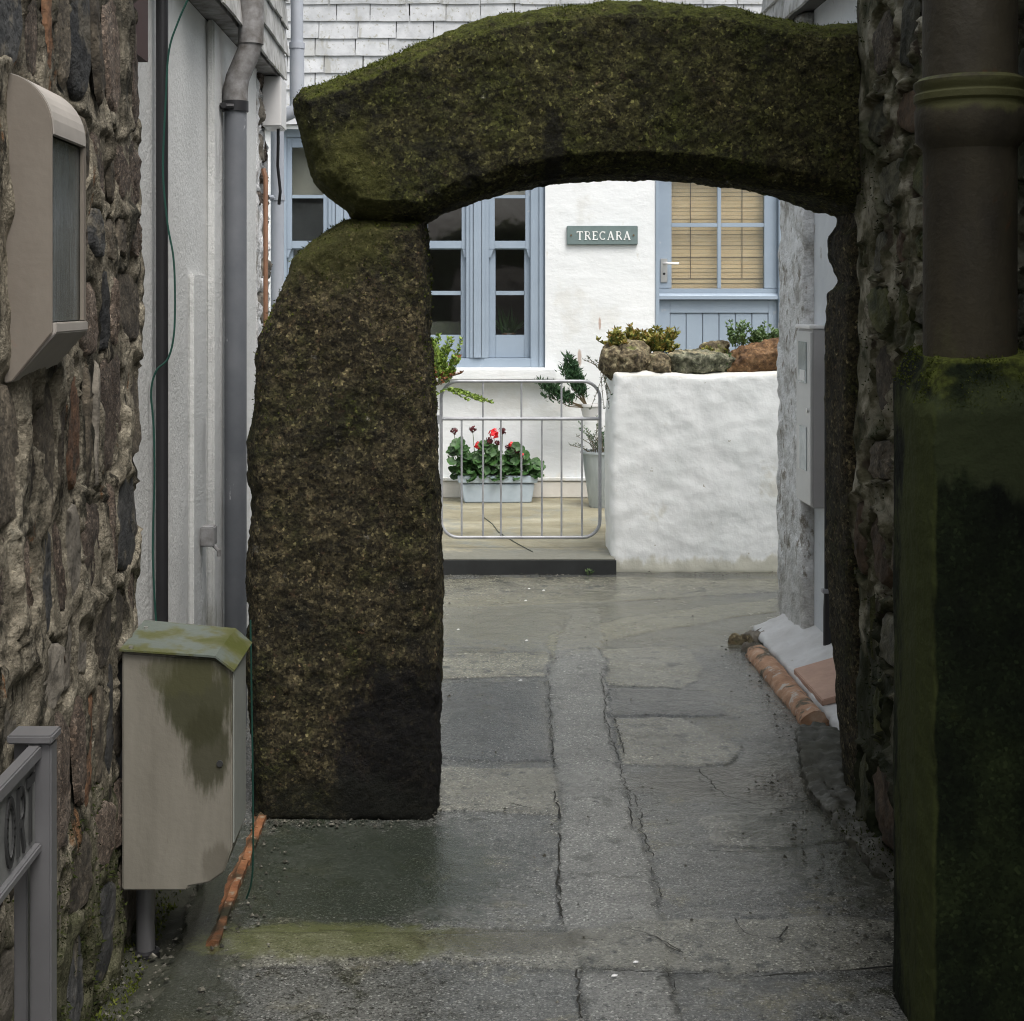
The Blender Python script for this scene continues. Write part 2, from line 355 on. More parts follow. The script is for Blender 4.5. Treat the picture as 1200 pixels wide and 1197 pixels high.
go = gn.new('ShaderNodeOutputMaterial'); gm = gn.new('ShaderNodeMixShader'); gt = gn.new('ShaderNodeBsdfTransparent'); gg = gn.new('ShaderNodeBsdfGlossy'); gf = gn.new('ShaderNodeMapRange'); glw = gn.new('ShaderNodeLayerWeight')
gg.inputs['Roughness'].default_value = .05; gf.inputs[3].default_value = .09; gf.inputs[4].default_value = .5; glw.inputs['Blend'].default_value = .3; gl.new(glw.outputs['Facing'], gf.inputs[0])
gt.inputs['Color'].default_value = (.93, .95, .94, 1)
gnz = gn.new('ShaderNodeTexNoise'); gnz.inputs['Scale'].default_value = 5; gb = gn.new('ShaderNodeBump'); gb.inputs['Distance'].default_value = .0012
ggeo = gn.new('ShaderNodeNewGeometry'); gl.new(ggeo.outputs['Position'], gnz.inputs['Vector'])
gl.new(gnz.outputs['Fac'], gb.inputs['Height']); gl.new(gb.outputs[0], gg.inputs['Normal'])
gl.new(gf.outputs[0], gm.inputs[0]); gl.new(gt.outputs[0], gm.inputs[1]); gl.new(gg.outputs[0], gm.inputs[2]); gl.new(gm.outputs[0], go.inputs['Surface'])


# ------------------------------------------------------------------ mesh helpers
def wpos(o):
    p = Vector(o.location)
    q = o.parent
    while q:
        p += Vector(q.location)
        q = q.parent
    return p


def tag(o, label, cat, group=None, kind=None):
    if label: o['label'] = label
    if cat: o['category'] = cat
    if group: o['group'] = group
    if kind: o['kind'] = kind
    return o


def thing(name, loc, label, cat, group=None):
    o = bpy.data.objects.new(name, None)
    o.location = loc
    o.empty_display_size = .1
    COL.objects.link(o)
    return tag(o, label, cat, group)


class MB:
    def __init__(s):
        s.v, s.f = [], []

    def add(s, vs, fs):
        k = len(s.v)
        s.v += [tuple(p) for p in vs]
        s.f += [tuple(i + k for i in f) for f in fs]
        return s

    def box(s, x0, x1, y0, y1, z0, z1):
        return s.add([(x0, y0, z0), (x1, y0, z0), (x1, y1, z0), (x0, y1, z0), (x0, y0, z1), (x1, y0, z1), (x1, y1, z1), (x0, y1, z1)],
                     [(0, 3, 2, 1), (4, 5, 6, 7), (0, 1, 5, 4), (1, 2, 6, 5), (2, 3, 7, 6), (3, 0, 4, 7)])

    def tube(s, pts, r, n=10, cap=True):
        pts = [Vector(p) for p in pts]
        rs = r if isinstance(r, (list, tuple)) else [r] * len(pts)
        up = Vector((0, 0, 1))
        d0 = (pts[1] - pts[0]).normalized()
        a = d0.orthogonal().normalized()
        rings = []
        for i, p in enumerate(pts):
            d = ((pts[i] - pts[i - 1]).normalized() if i else d0) + ((pts[i + 1] - pts[i]).normalized() if i < len(pts) - 1 else Vector((0, 0, 0)))
            d.normalize()
            a = (a - d * a.dot(d)).normalized()
            b = d.cross(a)
            rings.append([p + (a * math.cos(2 * math.pi * k / n) + b * math.sin(2 * math.pi * k / n)) * rs[i] for k in range(n)])
        vs = [q for rg in rings for q in rg]
        fs = []
        for i in range(len(pts) - 1):
            for k in range(n):
                fs.append((i * n + k, i * n + (k + 1) % n, (i + 1) * n + (k + 1) % n, (i + 1) * n + k))
        if cap:
            fs.append(tuple(reversed(range(n))))
            fs.append(tuple((len(pts) - 1) * n + k for k in range(n)))
        return s.add(vs, fs)

    def lathe(s, c, prof, n=24):
        vs, fs = [], []
        for r, z in prof:
            vs += [(c[0] + r * math.cos(2 * math.pi * k / n), c[1] + r * math.sin(2 * math.pi * k / n), c[2] + z) for k in range(n)]
        for i in range(len(prof) - 1):
            for k in range(n):
                fs.append((i * n + k, i * n + (k + 1) % n, (i + 1) * n + (k + 1) % n, (i + 1) * n + k))
        return s.add(vs, fs)

    def prism(s, pts, axis, a0, a1):
        """pts 2D polygon, extruded along axis ('x': pts are (y,z); 'y': (x,z); 'z': (x,y))"""
        def P(p, a):
            return {'x': (a, p[0], p[1]), 'y': (p[0], a, p[1]), 'z': (p[0], p[1], a)}[axis]
        n = len(pts)
        vs = [P(p, a0) for p in pts] + [P(p, a1) for p in pts]
        fs = [tuple(range(n)), tuple(reversed(range(n, 2 * n)))] + [(i, i + n, (i + 1) % n + n, (i + 1) % n) for i in range(n)]
        return s.add(vs, fs)

    def build(s, name, mat, parent=None, bevel=0, smooth=False, seg=2, local=False):
        me = bpy.data.meshes.new(name)
        vs = np.array(s.v, float)
        if local:
            base = Vector((0, 0, 0)); loc = base
        else:
            lo, hi = vs.min(0), vs.max(0)
            base = Vector(((lo[0] + hi[0]) / 2, (lo[1] + hi[1]) / 2, lo[2]))
            loc = base - (wpos(parent) if parent else Vector((0, 0, 0)))
        vs = vs - np.array(base)
        me.from_pydata([tuple(v) for v in vs], [], s.f)
        me.validate()
        me.update()
        import bmesh
        bm = bmesh.new(); bm.from_mesh(me)
        bmesh.ops.recalc_face_normals(bm, faces=bm.faces)
        if bevel:
            bmesh.ops.bevel(bm, geom=[e for e in bm.edges if len(e.link_faces) == 2 and e.calc_face_angle(0) > .5], offset=bevel, segments=seg, affect='EDGES', clamp_overlap=True)
        bm.to_mesh(me); bm.free()
        if smooth:
            me.polygons.foreach_set('use_smooth', [True] * len(me.polygons))
            me.set_sharp_from_angle(angle=R(40))
        me.materials.append(mat)
        o = bpy.data.objects.new(name, me)
        COL.objects.link(o)
        o.location = loc
        if parent: o.parent = parent
        return o


def box(x0, x1, y0, y1, z0, z1):
    return MB().box(x0, x1, y0, y1, z0, z1)


def raw(name, vs, fs, mat, parent=None, smooth=True):
    """fast mesh from arrays, local coordinates as given"""
    me = bpy.data.meshes.new(name)
    me.from_pydata([tuple(v) for v in vs], [], [tuple(f) for f in fs])
    me.update()
    if smooth: me.polygons.foreach_set('use_smooth', [True] * len(me.polygons))
    me.materials.append(mat)
    o = bpy.data.objects.new(name, me)
    COL.objects.link(o)
    if parent: o.parent = parent
    return o


_tabs = {}


def vnoise(x, y, seed=0):
    if seed not in _tabs: _tabs[seed] = np.random.default_rng(seed).random((256, 256))
    t = _tabs[seed]
    xi, yi = np.floor(x).astype(int), np.floor(y).astype(int)
    fx, fy = x - xi, y - yi
    fx, fy = fx * fx * (3 - 2 * fx), fy * fy * (3 - 2 * fy)
    g = lambda a, b: t[a & 255, b & 255]
    return (g(xi, yi) * (1 - fx) + g(xi + 1, yi) * fx) * (1 - fy) + (g(xi, yi + 1) * (1 - fx) + g(xi + 1, yi + 1) * fx) * fy


def fbm(x, y, octv=4, seed=0):
    x, y = np.asarray(x, float), np.asarray(y, float)
    s, a = 0, .5
    for k in range(octv):
        s = s + a * (vnoise(x * 2 ** k, y * 2 ** k, seed + k) - .5)
        a *= .55
    return s * 2


def evaluated(o):
    dg = bpy.context.evaluated_depsgraph_get()
    dg.update()
    me = bpy.data.meshes.new_from_object(o.evaluated_get(dg))
    old = o.data
    o.modifiers.clear()
    o.data = me
    bpy.data.meshes.remove(old)
    me.name = o.name
    me.polygons.foreach_set('use_smooth', [True] * len(me.polygons))
    return o


_tex = {}


def rough_up(o, voxel, smooth_it, disp):
    m = o.modifiers.new('r', 'REMESH'); m.mode = 'VOXEL'; m.voxel_size = voxel
    if smooth_it:
        m = o.modifiers.new('s', 'SMOOTH'); m.factor = .5; m.iterations = smooth_it
    for i, (sc, st) in enumerate(disp):
        if sc not in _tex:
            t = bpy.data.textures.new('clouds', 'CLOUDS'); t.noise_scale = sc; t.noise_depth = 3; _tex[sc] = t
        m = o.modifiers.new('d', 'DISPLACE'); m.texture = _tex[sc]; m.strength = st; m.mid_level = .5; m.texture_coords = 'LOCAL'
    return evaluated(o)


def densify(pts, step):
    out = []
    for i in range(len(pts)):
        a, b = Vector(pts[i]), Vector(pts[(i + 1) % len(pts)])
        k = max(1, int((b - a).length / step))
        out += [tuple(a.lerp(b, j / k)) for j in range(k)]
    return out


def slab_layers(pts, y0, y1, inset, lip):
    """outline (x,z) swept along y with rounded front and back"""
    pts = densify(pts, .05)
    n = len(pts)
    area = sum(pts[i][0] * pts[(i + 1) % n][1] - pts[(i + 1) % n][0] * pts[i][1] for i in range(n))
    sgn = 1 if area > 0 else -1
    nor = []
    for i in range(n):
        a, b = pts[i - 1], pts[(i + 1) % n]
        t = Vector((b[0] - a[0], b[1] - a[1])).normalized()
        nor.append((-t[1] * sgn, t[0] * sgn))
    vs, fs = [], []
    lay = [(y0, inset), (y0 + lip * .4, inset * .35), (y0 + lip, 0), (y1 - lip, 0), (y1 - lip * .4, inset * .35), (y1, inset)]
    for y, k in lay:
        vs += [(p[0] + q[0] * k, y, p[1] + q[1] * k) for p, q in zip(pts, nor)]
    for j in range(len(lay) - 1):
        for i in range(n):
            fs.append((j * n + i, j * n + (i + 1) % n, (j + 1) * n + (i + 1) % n, (j + 1) * n + i))
    fs.append(tuple(range(n)))
    fs.append(tuple(reversed(range((len(lay) - 1) * n, len(lay) * n))))
    mb = MB(); mb.add(vs, fs)
    return mb


def scatter_blades(name, src, mat, parent, n, cond, length, width, seed=1, lift=0.0):
    """small tuft blades over the faces of src; the result is one part that nobody could count"""
    me = src.data
    k = len(me.polygons)
    cen = np.empty(k * 3); me.polygons.foreach_get('center', cen); cen = cen.reshape(-1, 3)
    nor = np.empty(k * 3); me.polygons.foreach_get('normal', nor); nor = nor.reshape(-1, 3)
    ar = np.empty(k); me.polygons.foreach_get('area', ar)
    wgt = ar * np.clip(cond(cen, nor), 0, None)
    if wgt.sum() <= 0: return None
    g = np.random.default_rng(seed)
    idx = g.choice(k, n, p=wgt / wgt.sum())
    c = cen[idx] + g.normal(0, .004, (n, 3)); nn = nor[idx]
    d = nn + g.normal(0, .55, (n, 3)) + np.array([0, 0, .25])
    d /= np.linalg.norm(d, axis=1)[:, None]
    t = np.cross(d, g.normal(0, 1, (n, 3))); t /= np.linalg.norm(t, axis=1)[:, None]
    L = (length * g.uniform(.5, 1.4, n))[:, None]; W = (width * g.uniform(.6, 1.3, n))[:, None]
    c = c - nn * .002
    vs = np.concatenate([c - t * W, c + t * W, c + d * L], 1).reshape(-1, 3)
    me2 = bpy.data.meshes.new(name)
    me2.vertices.add(n * 3); me2.vertices.foreach_set('co', vs.ravel())
    me2.loops.add(n * 3); me2.loops.foreach_set('vertex_index', np.arange(n * 3, dtype=np.int32))
    me2.polygons.add(n); me2.polygons.foreach_set('loop_start', np.arange(0, n * 3, 3, dtype=np.int32)); me2.polygons.foreach_set('loop_total', np.full(n, 3, dtype=np.int32))
    me2.update(); me2.validate()
    me2.materials.append(mat)
    o = bpy.data.objects.new(name, me2)
    COL.objects.link(o)
    o.parent = parent
    if parent is not src: o.location = src.location
    o['kind'] = 'stuff'
    return o


def G(u, v, z=0.0):
    """photo measurement -> point on the ground level z"""
    y = F * (EYE - z) / (v - 350)
    return ((u - 540) * y / F, y)


def PX(u, v, y):
    return ((u - 540) * y / F, EYE - (v - 350) * y / F)


# ------------------------------------------------------------------ ground
def axis(lo, a, b, hi, step):
    return np.concatenate([np.linspace(lo, a, 12)[:-1], np.arange(a, b, step), np.linspace(b, hi, 12)])


def ground_h(x, y):
    return fbm(x * 3, y * 3, 3, 40) * .006 + fbm(x * 18, y * 18, 2, 50) * .0015 - .004


GSTEP = .014
xs, ys = axis(-40, -1.1, 1.75, 40, GSTEP), axis(-30, 3.3, 9.3, 60, GSTEP)
X, Y = np.meshgrid(xs, ys)
near = np.clip((2.2 - np.abs(X - .4)) * 2, 0, 1)
Z = ground_h(X, Y) * near
Z -= .05 * np.clip((-.70 - X) * 8, 0, 1) * np.clip((4.9 - Y) * 2, 0, 1) * (1 + fbm(X * 6, Y * 6, 3, 9))
WXn = fbm(X * 6, Y * 6, 4, 90) * .035 + fbm(X * 40, Y * 40, 2, 96) * .006
WYn = fbm(X * 6, Y * 6, 4, 120) * .035 + fbm(X * 40, Y * 40, 2, 126) * .006


def sdist(poly, x, y):
    """signed distance to a polygon, positive inside"""
    ins = np.zeros(x.shape, bool); best = np.full(x.shape, 1e9)
    for i in range(len(poly)):
        (x0, y0), (x1, y1) = poly[i], poly[(i + 1) % len(poly)]
        dx, dy = x1 - x0, y1 - y0
        t = np.clip(((x - x0) * dx + (y - y0) * dy) / (dx * dx + dy * dy + 1e-12), 0, 1)
        best = np.minimum(best, np.hypot(x - x0 - t * dx, y - y0 - t * dy))
        c_ = ((y0 > y) != (y1 > y)) & (x < dx * (y - y0) / (dy + 1e-12) + x0)
        ins ^= c_
    return np.where(ins, best, -best)


PATCHES = [
    ('concrete_patch', (.165, .160, .120), .02, [(500, 678), (700, 676), (906, 678), (906, 694), (700, 705), (500, 712)]),
    ('concrete_patch', (.20, .195, .140), .03, [(640, 745), (740, 722), (910, 700), (912, 716), (790, 735), (706, 752), (700, 768), (645, 772)]),
    ('concrete_patch', (.19, .185, .140), .012, [(500, 766), (640, 762), (640, 792), (500, 796)]),
    ('concrete_patch', (.17, .168, .130), .012, [(708, 760), (800, 758), (830, 782), (800, 806), (709, 803)]),
    ('asphalt_patch', (.090, .096, .094), .008, [(709, 806), (830, 808), (850, 838), (714, 840)]),
    ('asphalt_patch', (.095, .100, .098), .008, [(500, 800), (636, 798), (640, 866), (645, 893), (500, 890)]),
    ('concrete_patch', (.165, .162, .128), .012, [(715, 842), (800, 840), (836, 858), (870, 874), (850, 898), (729, 896)]),
    ('concrete_patch', (.165, .162, .130), .010, [(500, 897), (648, 900), (656, 956), (560, 952), (500, 950)]),
    ('concrete_patch', (.150, .150, .128), .020, [(816, 957), (900, 950), (1000, 948), (1010, 982), (900, 996), (840, 992)]),
    ('concrete_strip', (.152, .155, .143), .006, [(668, 712), (700, 712), (706, 790), (712, 850), (726, 905), (745, 970), (765, 1020), (782, 1075), (790, 1120), (800, 1197), (806, 1240), (684, 1240), (680, 1197), (672, 1130), (655, 1075), (650, 1000), (655, 955), (648, 905), (643, 860), (642, 790)]),
    ('concrete_patch', (.142, .142, .118), .015, [(250, 1092), (420, 1088), (655, 1090), (760, 1078), (860, 1078), (1000, 1072), (1078, 1080), (1070, 1138), (900, 1136), (700, 1140), (520, 1124), (262, 1136)]),
]
rgbm = np.zeros(X.shape + (4,)); rgbm[..., :3] = .12
edge = np.zeros(X.shape); owner = np.zeros(X.shape, int)
for k, (nm_, c_, soft, px_l) in enumerate(PATCHES):
    poly = [G(u, v, 0) for u, v in px_l]
    x0, x1 = min(p[0] for p in poly) - .15, max(p[0] for p in poly) + .15
    y0, y1 = min(p[1] for p in poly) - .15, max(p[1] for p in poly) + .15
    a0, a1, b0, b1 = np.searchsorted(xs, x0), np.searchsorted(xs, x1), np.searchsorted(ys, y0), np.searchsorted(ys, y1)
    sl = (slice(b0, b1), slice(a0, a1))
    sdv = sdist(poly, X[sl] + WXn[sl], Y[sl] + WYn[sl])
    m_ = np.clip(sdv / soft + .5, 0, 1); m_ = m_ * m_ * (3 - 2 * m_)
    rgbm[sl][..., :3] = rgbm[sl][..., :3] * (1 - m_[..., None]) + np.array(c_) * (1.45 if c_[0] > .12 else .95) * m_[..., None]
    rgbm[sl][..., 3] = np.maximum(rgbm[sl][..., 3], m_)
    e_ = np.exp(-(sdv / .010) ** 2) * np.clip(fbm(X[sl] * 5, Y[sl] * 5, 3, 200 + k) * 2.2 + .35, 0, 1)
    edge[sl] = np.maximum(edge[sl] * (1 - m_), e_)
    Z[sl] += .004 * m_ - .004 * e_
    owner[sl] = np.where(sdv > 0, k + 1, owner[sl])
nx, ny = len(xs), len(ys)
ii = (np.arange(ny - 1)[:, None] * nx + np.arange(nx - 1)[None, :]).ravel()
VV = np.stack([X.ravel(), Y.ravel(), Z.ravel()], 1)
QQ = np.stack([ii, ii + 1, ii + nx + 1, ii + nx], 1)
own = owner.ravel()[ii]


def grid_piece(name, sel, parent=None):
    q = QQ[sel]
    used, inv = np.unique(q.ravel(), return_inverse=True)
    me = bpy.data.meshes.new(name)
    me.vertices.add(len(used)); me.vertices.foreach_set('co', VV[used].ravel())
    me.loops.add(len(q) * 4); me.loops.foreach_set('vertex_index', inv.astype(np.int32).ravel())
    me.polygons.add(len(q)); me.polygons.foreach_set('loop_start', np.arange(0, len(q) * 4, 4, dtype=np.int32)); me.polygons.foreach_set('loop_total', np.full(len(q), 4, dtype=np.int32))
    me.update()
    at = me.attributes.new('patch', 'FLOAT_COLOR', 'POINT'); at.data.foreach_set('color', rgbm.reshape(-1, 4)[used].ravel())
    e4 = np.repeat(edge.ravel()[used][:, None], 4, 1); e4[:, 3] = 1
    at = me.attributes.new('edge', 'FLOAT_COLOR', 'POINT'); at.data.foreach_set('color', e4.ravel())
    me.polygons.foreach_set('use_smooth', [True] * len(q))
    me.materials.append(asphalt)
    o = bpy.data.objects.new(name, me); COL.objects.link(o)
    if parent: o.parent = parent
    return o


ground = grid_piece('ground', own == 0)
tag(ground, None, None, kind='structure')
for k, (nm_, *_r) in enumerate(PATCHES): grid_piece(nm_, own == k + 1, ground)


def crack(px, wid=.003, z=.0095, jit=.0045):
    pts = [Vector((*G(u, v, 0), 0)) for u, v in px]
    q = []
    for a, b in zip(pts[:-1], pts[1:]):
        k = max(2, int((b - a).length / .02))
        q += [a.lerp(b, j / k) for j in range(k)]
    q.append(pts[-1])
    vs, fs = [], []
    for i, p in enumerate(q):
        p = p + Vector((random.gauss(0, jit), random.gauss(0, jit), 0))
        ww = wid * random.uniform(.3, 1.3)
        d = (q[min(i + 1, len(q) - 1)] - q[max(i - 1, 0)]).normalized()
        nrm = Vector((-d.y, d.x, 0))
        vs += [p + nrm * ww + Vector((0, 0, z)), p - nrm * ww + Vector((0, 0, z))]
    fs = [(2 * i, 2 * i + 1, 2 * i + 3, 2 * i + 2) for i in range(len(q) - 1)]
    return MB().add(vs, fs).build('crack', crack_m, ground)


_crack = crack


def crack(px, wid=.003):
    """broken runs: each crack closes up here and there"""
    pts = densify([tuple(p) for p in px] + [tuple(px[-1])], 24)[:-1]
    run = []
    for i, p in enumerate(pts):
        p = (p[0] + random.gauss(0, 1.6), p[1])
        if random.random() < .22 and len(run) > 1:
            _crack(run, wid * .75); run = []
        else: run.append(p)
    if len(run) > 1: _crack(run, wid * .75)


crack([(650, 930), (655, 960), (653, 1000), (655, 1030), (652, 1060), (658, 1078)], .0045)
crack([(706, 790), (712, 850), (726, 905), (745, 970), (765, 1020), (775, 1055)], .0030)
crack([(642, 800), (643, 860), (648, 905)], .0022)
crack([(640, 790), (700, 798)], .002)
crack([(600, 945), (625, 950), (655, 956)], .003)
crack([(900, 1148), (980, 1142), (1058, 1136)], .0045)
crack([(700, 1142), (800, 1142), (900, 1148)], .0022)
crack([(675, 1140), (680, 1197)], .003)
crack([(780, 1140), (800, 1197)], .002)
crack([(830, 1000), (900, 1002), (990, 990)], .003)
crack([(860, 1080), (875, 1098), (910, 1104), (925, 1090)], .0035)
crack([(730, 1090), (770, 1102), (800, 1120)], .003)
crack([(820, 905), (850, 935), (900, 950), (985, 952)], .0028)
crack([(515, 765), (560, 762), (640, 768)], .003)
crack([(640, 745), (720, 738), (820, 712)], .002)
crack([(500, 796), (640, 797)], .0018)

# little pale chips lying on the lane
for u, v in ((620, 692), (637, 694), (616, 706), (537, 740), (617, 753), (610, 800), (720, 1148), (745, 1132)):
    p = G(u, v)
    s = random.uniform(.004, .007)
    mb = MB().add([(p[0] - s * 1.5, p[1] - s, .010), (p[0] + s, p[1] - s * .7, .010), (p[0] + s * 1.4, p[1] + s, .010), (p[0] - s * .7, p[1] + s * .8, .010), (p[0], p[1], .010 + s * .6)], [(0, 1, 4), (1, 2, 4), (2, 3, 4), (3, 0, 4), (0, 3, 2, 1)])
    mb.build('chip', label_w, ground)

# ------------------------------------------------------------------ rubble walls
unit_stones = []


def unit_stone(seed):
    """angular broken face: random convex outline, tilted planes, crisp arris"""
    g = np.random.default_rng(seed)
    ns, rings = 28, [(0, 1.0), (.4, .98), (.74, .92), (.90, .70), (.99, .15), (1.05, -.9)]
    k_ = g.integers(5, 8)
    th = np.sort(np.linspace(0, 2 * math.pi, k_, endpoint=False) + g.uniform(-.3, .3, k_))
    dd = np.array([1 / max(abs(math.cos(t)), abs(math.sin(t))) * g.uniform(.84, 1.0) for t in th])
    vs, fs = [(0, 0, 1)], []
    tx, ty = g.normal(0, .35, 2)
    for r, h in rings[1:]:
        for k in range(ns):
            a = 2 * math.pi * k / ns
            q = 1e9
            for t, d_ in zip(th, dd):
                cc = math.cos(a - t)
                if cc > .05: q = min(q, d_ * .92 / cc)
            q = min(q, 1.0 / max(abs(math.cos(a)), abs(math.sin(a))))
            q *= 1 + g.normal(0, .022)
            x, y = q * math.cos(a) * r, q * math.sin(a) * r
            vs.append((x, y, h + (tx * x + ty * y + g.normal(0, .22)) * (r < .95)))
    for k in range(ns): fs.append((0, 1 + k, 1 + (k + 1) % ns))
    for j in range(len(rings) - 2):
        for k in range(ns):
            a, b = 1 + j * ns + k, 1 + j * ns + (k + 1) % ns
            fs.append((a, a + ns, b + ns, b))
    me = bpy.data.meshes.new('stone')
    me.from_pydata(vs, [], fs); me.update()
    me.polygons.foreach_set('use_smooth', [True] * len(me.polygons))
    return me


_variants = {}


def stone_mesh(seed, mat):
    key = (seed, mat.name)
    if key not in _variants:
        me = unit_stone(seed)
        me.materials.append(mat)
        _variants[key] = me
    return _variants[key]


def rubble(root, S, T, mats, mortar, seed, hrow=(.11, .21), wst=(.12, .34), joint=.016, step=.012, stone_h=.020, weights=None, lipamp=.010, skip=None, depth=.045, amp=1.0, smear=0, scored=(), quoins=False):
    rg = random.Random(seed)
    s = np.arange(-.02, S + step, step); t = np.arange(-.03, T + step, step)
    A, B = np.meshgrid(s, t)
    H = (fbm(A * 4, B * 4, 4, seed) * .018 + fbm(A * 16, B * 12, 3, seed + 7) * .010 - np.abs(fbm(A * 11, B * 6, 3, seed + 31)) * .016) * amp
    warp = fbm(A * 9, B * 9, 3, seed + 20)
    for zl in scored:
        c_ = zl + .035 * np.sin(A * 2.3 + zl * 9) + .02 * np.sin(A * 7 + zl)
        msk = np.clip(fbm(A * 3, B * 3, 2, seed + 55) * 4 + .5, 0, 1)
        for dz in (-.011, .011): H -= .008 * np.exp(-((B - c_ - dz) / .006) ** 2) * msk
        H += .004 * np.exp(-((B - c_) / .007) ** 2) * msk
    z = 0.0
    row_k = 0
    while z < T:
        hr = rg.uniform(*hrow)
        row_k += 1
        x = -rg.uniform(0, .15)
        while x < S:
            wd = rg.uniform(*wst) * (1.25 if hr > .16 else 1)
            if rg.random() < .16: wd *= .45
            if quoins and S - x < .42 and S - x > .12: wd = (S - x) if S - x < (.34 if row_k % 2 else .22) else (S - x) - (.30 if row_k % 2 else .18)
            cx, cz = x + wd / 2, z + hr / 2 + rg.gauss(0, .008)
            a, b = wd / 2 - joint * rg.uniform(.5, 1.6), hr / 2 - joint * rg.uniform(.4, 1.5)
            x += wd
            if cx + a > S - .005:
                a2 = S - .012 - (cx - a)
                if a2 < .06: continue
                cx, a = cx - a + a2 / 2, a2 / 2
            if cx - a < 0.0: continue
            if skip and skip(cx, cz, a, b): continue
            rot = rg.gauss(0, .06)
            lo_s, hi_s = np.searchsorted(s, cx - a * 1.5), np.searchsorted(s, cx + a * 1.5)
            lo_t, hi_t = np.searchsorted(t, cz - b * 1.6), np.searchsorted(t, cz + b * 1.6)
            sa, sb = A[lo_t:hi_t, lo_s:hi_s] - cx, B[lo_t:hi_t, lo_s:hi_s] - cz
            ra, rb = sa * math.cos(rot) + sb * math.sin(rot), -sa * math.sin(rot) + sb * math.cos(rot)
            q = ((np.abs(ra) / a) ** 3.2 + (np.abs(rb) / b) ** 3.2) ** (1 / 3.2)
            q = q + warp[lo_t:hi_t, lo_s:hi_s] * .6
            inside = np.clip((1.02 - q) / .16, 0, 1)
            lip = np.exp(-((q - 1.12) / .07) ** 2) * lipamp
            cur = H[lo_t:hi_t, lo_s:hi_s]
            H[lo_t:hi_t, lo_s:hi_s] = cur * (1 - inside) - depth * inside + lip * (.4 + 1.2 * np.clip(warp[lo_t:hi_t, lo_s:hi_s] + .5, 0, 1))
            mt = rg.choices(mats, weights)[0]
            o = bpy.data.objects.new('stone', stone_mesh(rg.randrange(8), mt))
            COL.objects.link(o)
            o.parent = root
            o.location = (cx, cz, -stone_h * .6 + rg.gauss(0, .005))
            o.scale = (a, b, stone_h * rg.uniform(.6, 1.3))
            o.rotation_euler = (rg.gauss(0, .03), rg.gauss(0, .05), rot)
        z += hr
    if smear:
        H = H + smear * np.clip(fbm(A * 5, B * 3, 4, seed + 88) * 2.2 + .25, 0, 1.1)
    for sl in (H[:, :2], H[:, -2:]): sl[...] = -.06
    n1, n2 = len(s), len(t)
    k = (np.arange(n2 - 1)[:, None] * n1 + np.arange(n1 - 1)[None, :]).ravel()
    return raw('mortar', np.stack([A.ravel(), B.ravel(), H.ravel()], 1), np.stack([k, k + 1, k + n1 + 1, k + n1], 1).tolist(), mortar, root)


def wall_root(name, p, s_dir, label, cat):
    n = s_dir.cross(Vector((0, 0, 1)))
    m = Matrix((s_dir, Vector((0, 0, 1)), n)).transposed().to_4x4()
    o = thing(name, p, label, cat)
    o.rotation_euler = m.to_euler()
    return o


# near left stone house: face x = -.85 from y 1.5 to 4.08
LW = wall_root('stone_house', (-.85, 1.5, 0), Vector((0, 1, 0)), "rubble stone house wall with smeared beige pointing, behind the grey street sign", "house")
rubble(LW, 2.58, 3.3, st_mats, mortar_l, 5, hrow=(.13, .36), wst=(.07, .22), joint=.013, step=.009, weights=[5, 3, .8, 4, 3.5], lipamp=.002, stone_h=.008, depth=.018, skip=lambda a, b, c, d: 1.22 < a < 1.72 and 1.42 < b < 2.14, amp=.75, smear=.020, scored=(1.19, 1.02, 1.46, 2.24, .74), quoins=True)
lb = MB().box(0, 2.575, 0, 4.3, -.45, -.055).box(-3, -.02, 0, 4.3, -.45, -.01).box(0, 2.575, 3.31, 4.3, -.05, -.01).build('wall_core', mortar_l, LW, local=True)

# right stone wall, leaning away slightly: from (1.25, 4.86) towards the viewer (1.33, 2.9)
rs = Vector((1.335, 2.7, 0)) - Vector((1.25, 4.86, 0))
RS_len = rs.length
RW = wall_root('stone_wall', (1.25, 4.86, 0), rs.normalized(), "dark damp rubble wall with pale ridged pointing, behind the fat iron downpipe", "wall")
rubble(RW, RS_len, 3.2, st_dark + [st_mats[3]], mortar_r, 23, hrow=(.14, .30), wst=(.10, .28), joint=.030, weights=[4, 4, 1.2, 2], stone_h=.012, lipamp=.019, depth=.034, step=.010)
MB().box(0.005, RS_len, 0, 4.3, -.45, -.058).box(RS_len + .02, RS_len + 4, 0, 4.3, -.45, -.01).box(0.005, RS_len, 3.21, 4.3, -.055, -.01).build('wall_core', mortar_r, RW, local=True)

# ------------------------------------------------------------------ the stone arch
YA = 4.95
pil_px = [(405, 258), (380, 271), (345, 302), (322, 350), (304, 400), (298, 470), (290, 520), (294, 600), (291, 700), (291, 800), (293, 870), (297, 965), (410, 965), (512, 965),
          (515, 850), (517, 750), (516, 650), (513, 560), (509, 470), (502, 400), (503, 300), (498, 258), (455, 256)]
pil = slab_layers([PX(u, v, YA) for u, v in pil_px], 4.87, 5.30, .045, .08).build('standing_stone', granite_dark)
tag(pil, "massive rough granite upright with mossy shoulder, standing free as left leg of the arch", "standing stone")
rough_up(pil, .0080, 2, ((.16, .036), (.05, .013), (.014, .011)))
scatter_blades('moss', pil, moss_m, pil, 3500, lambda c, n: (n[:, 2] + .35) * (c[:, 2] > 1.3) * (np.abs(fbm(c[:, 0] * 8, c[:, 2] * 8, 3, 2)) + .1), .009, .003, 3)

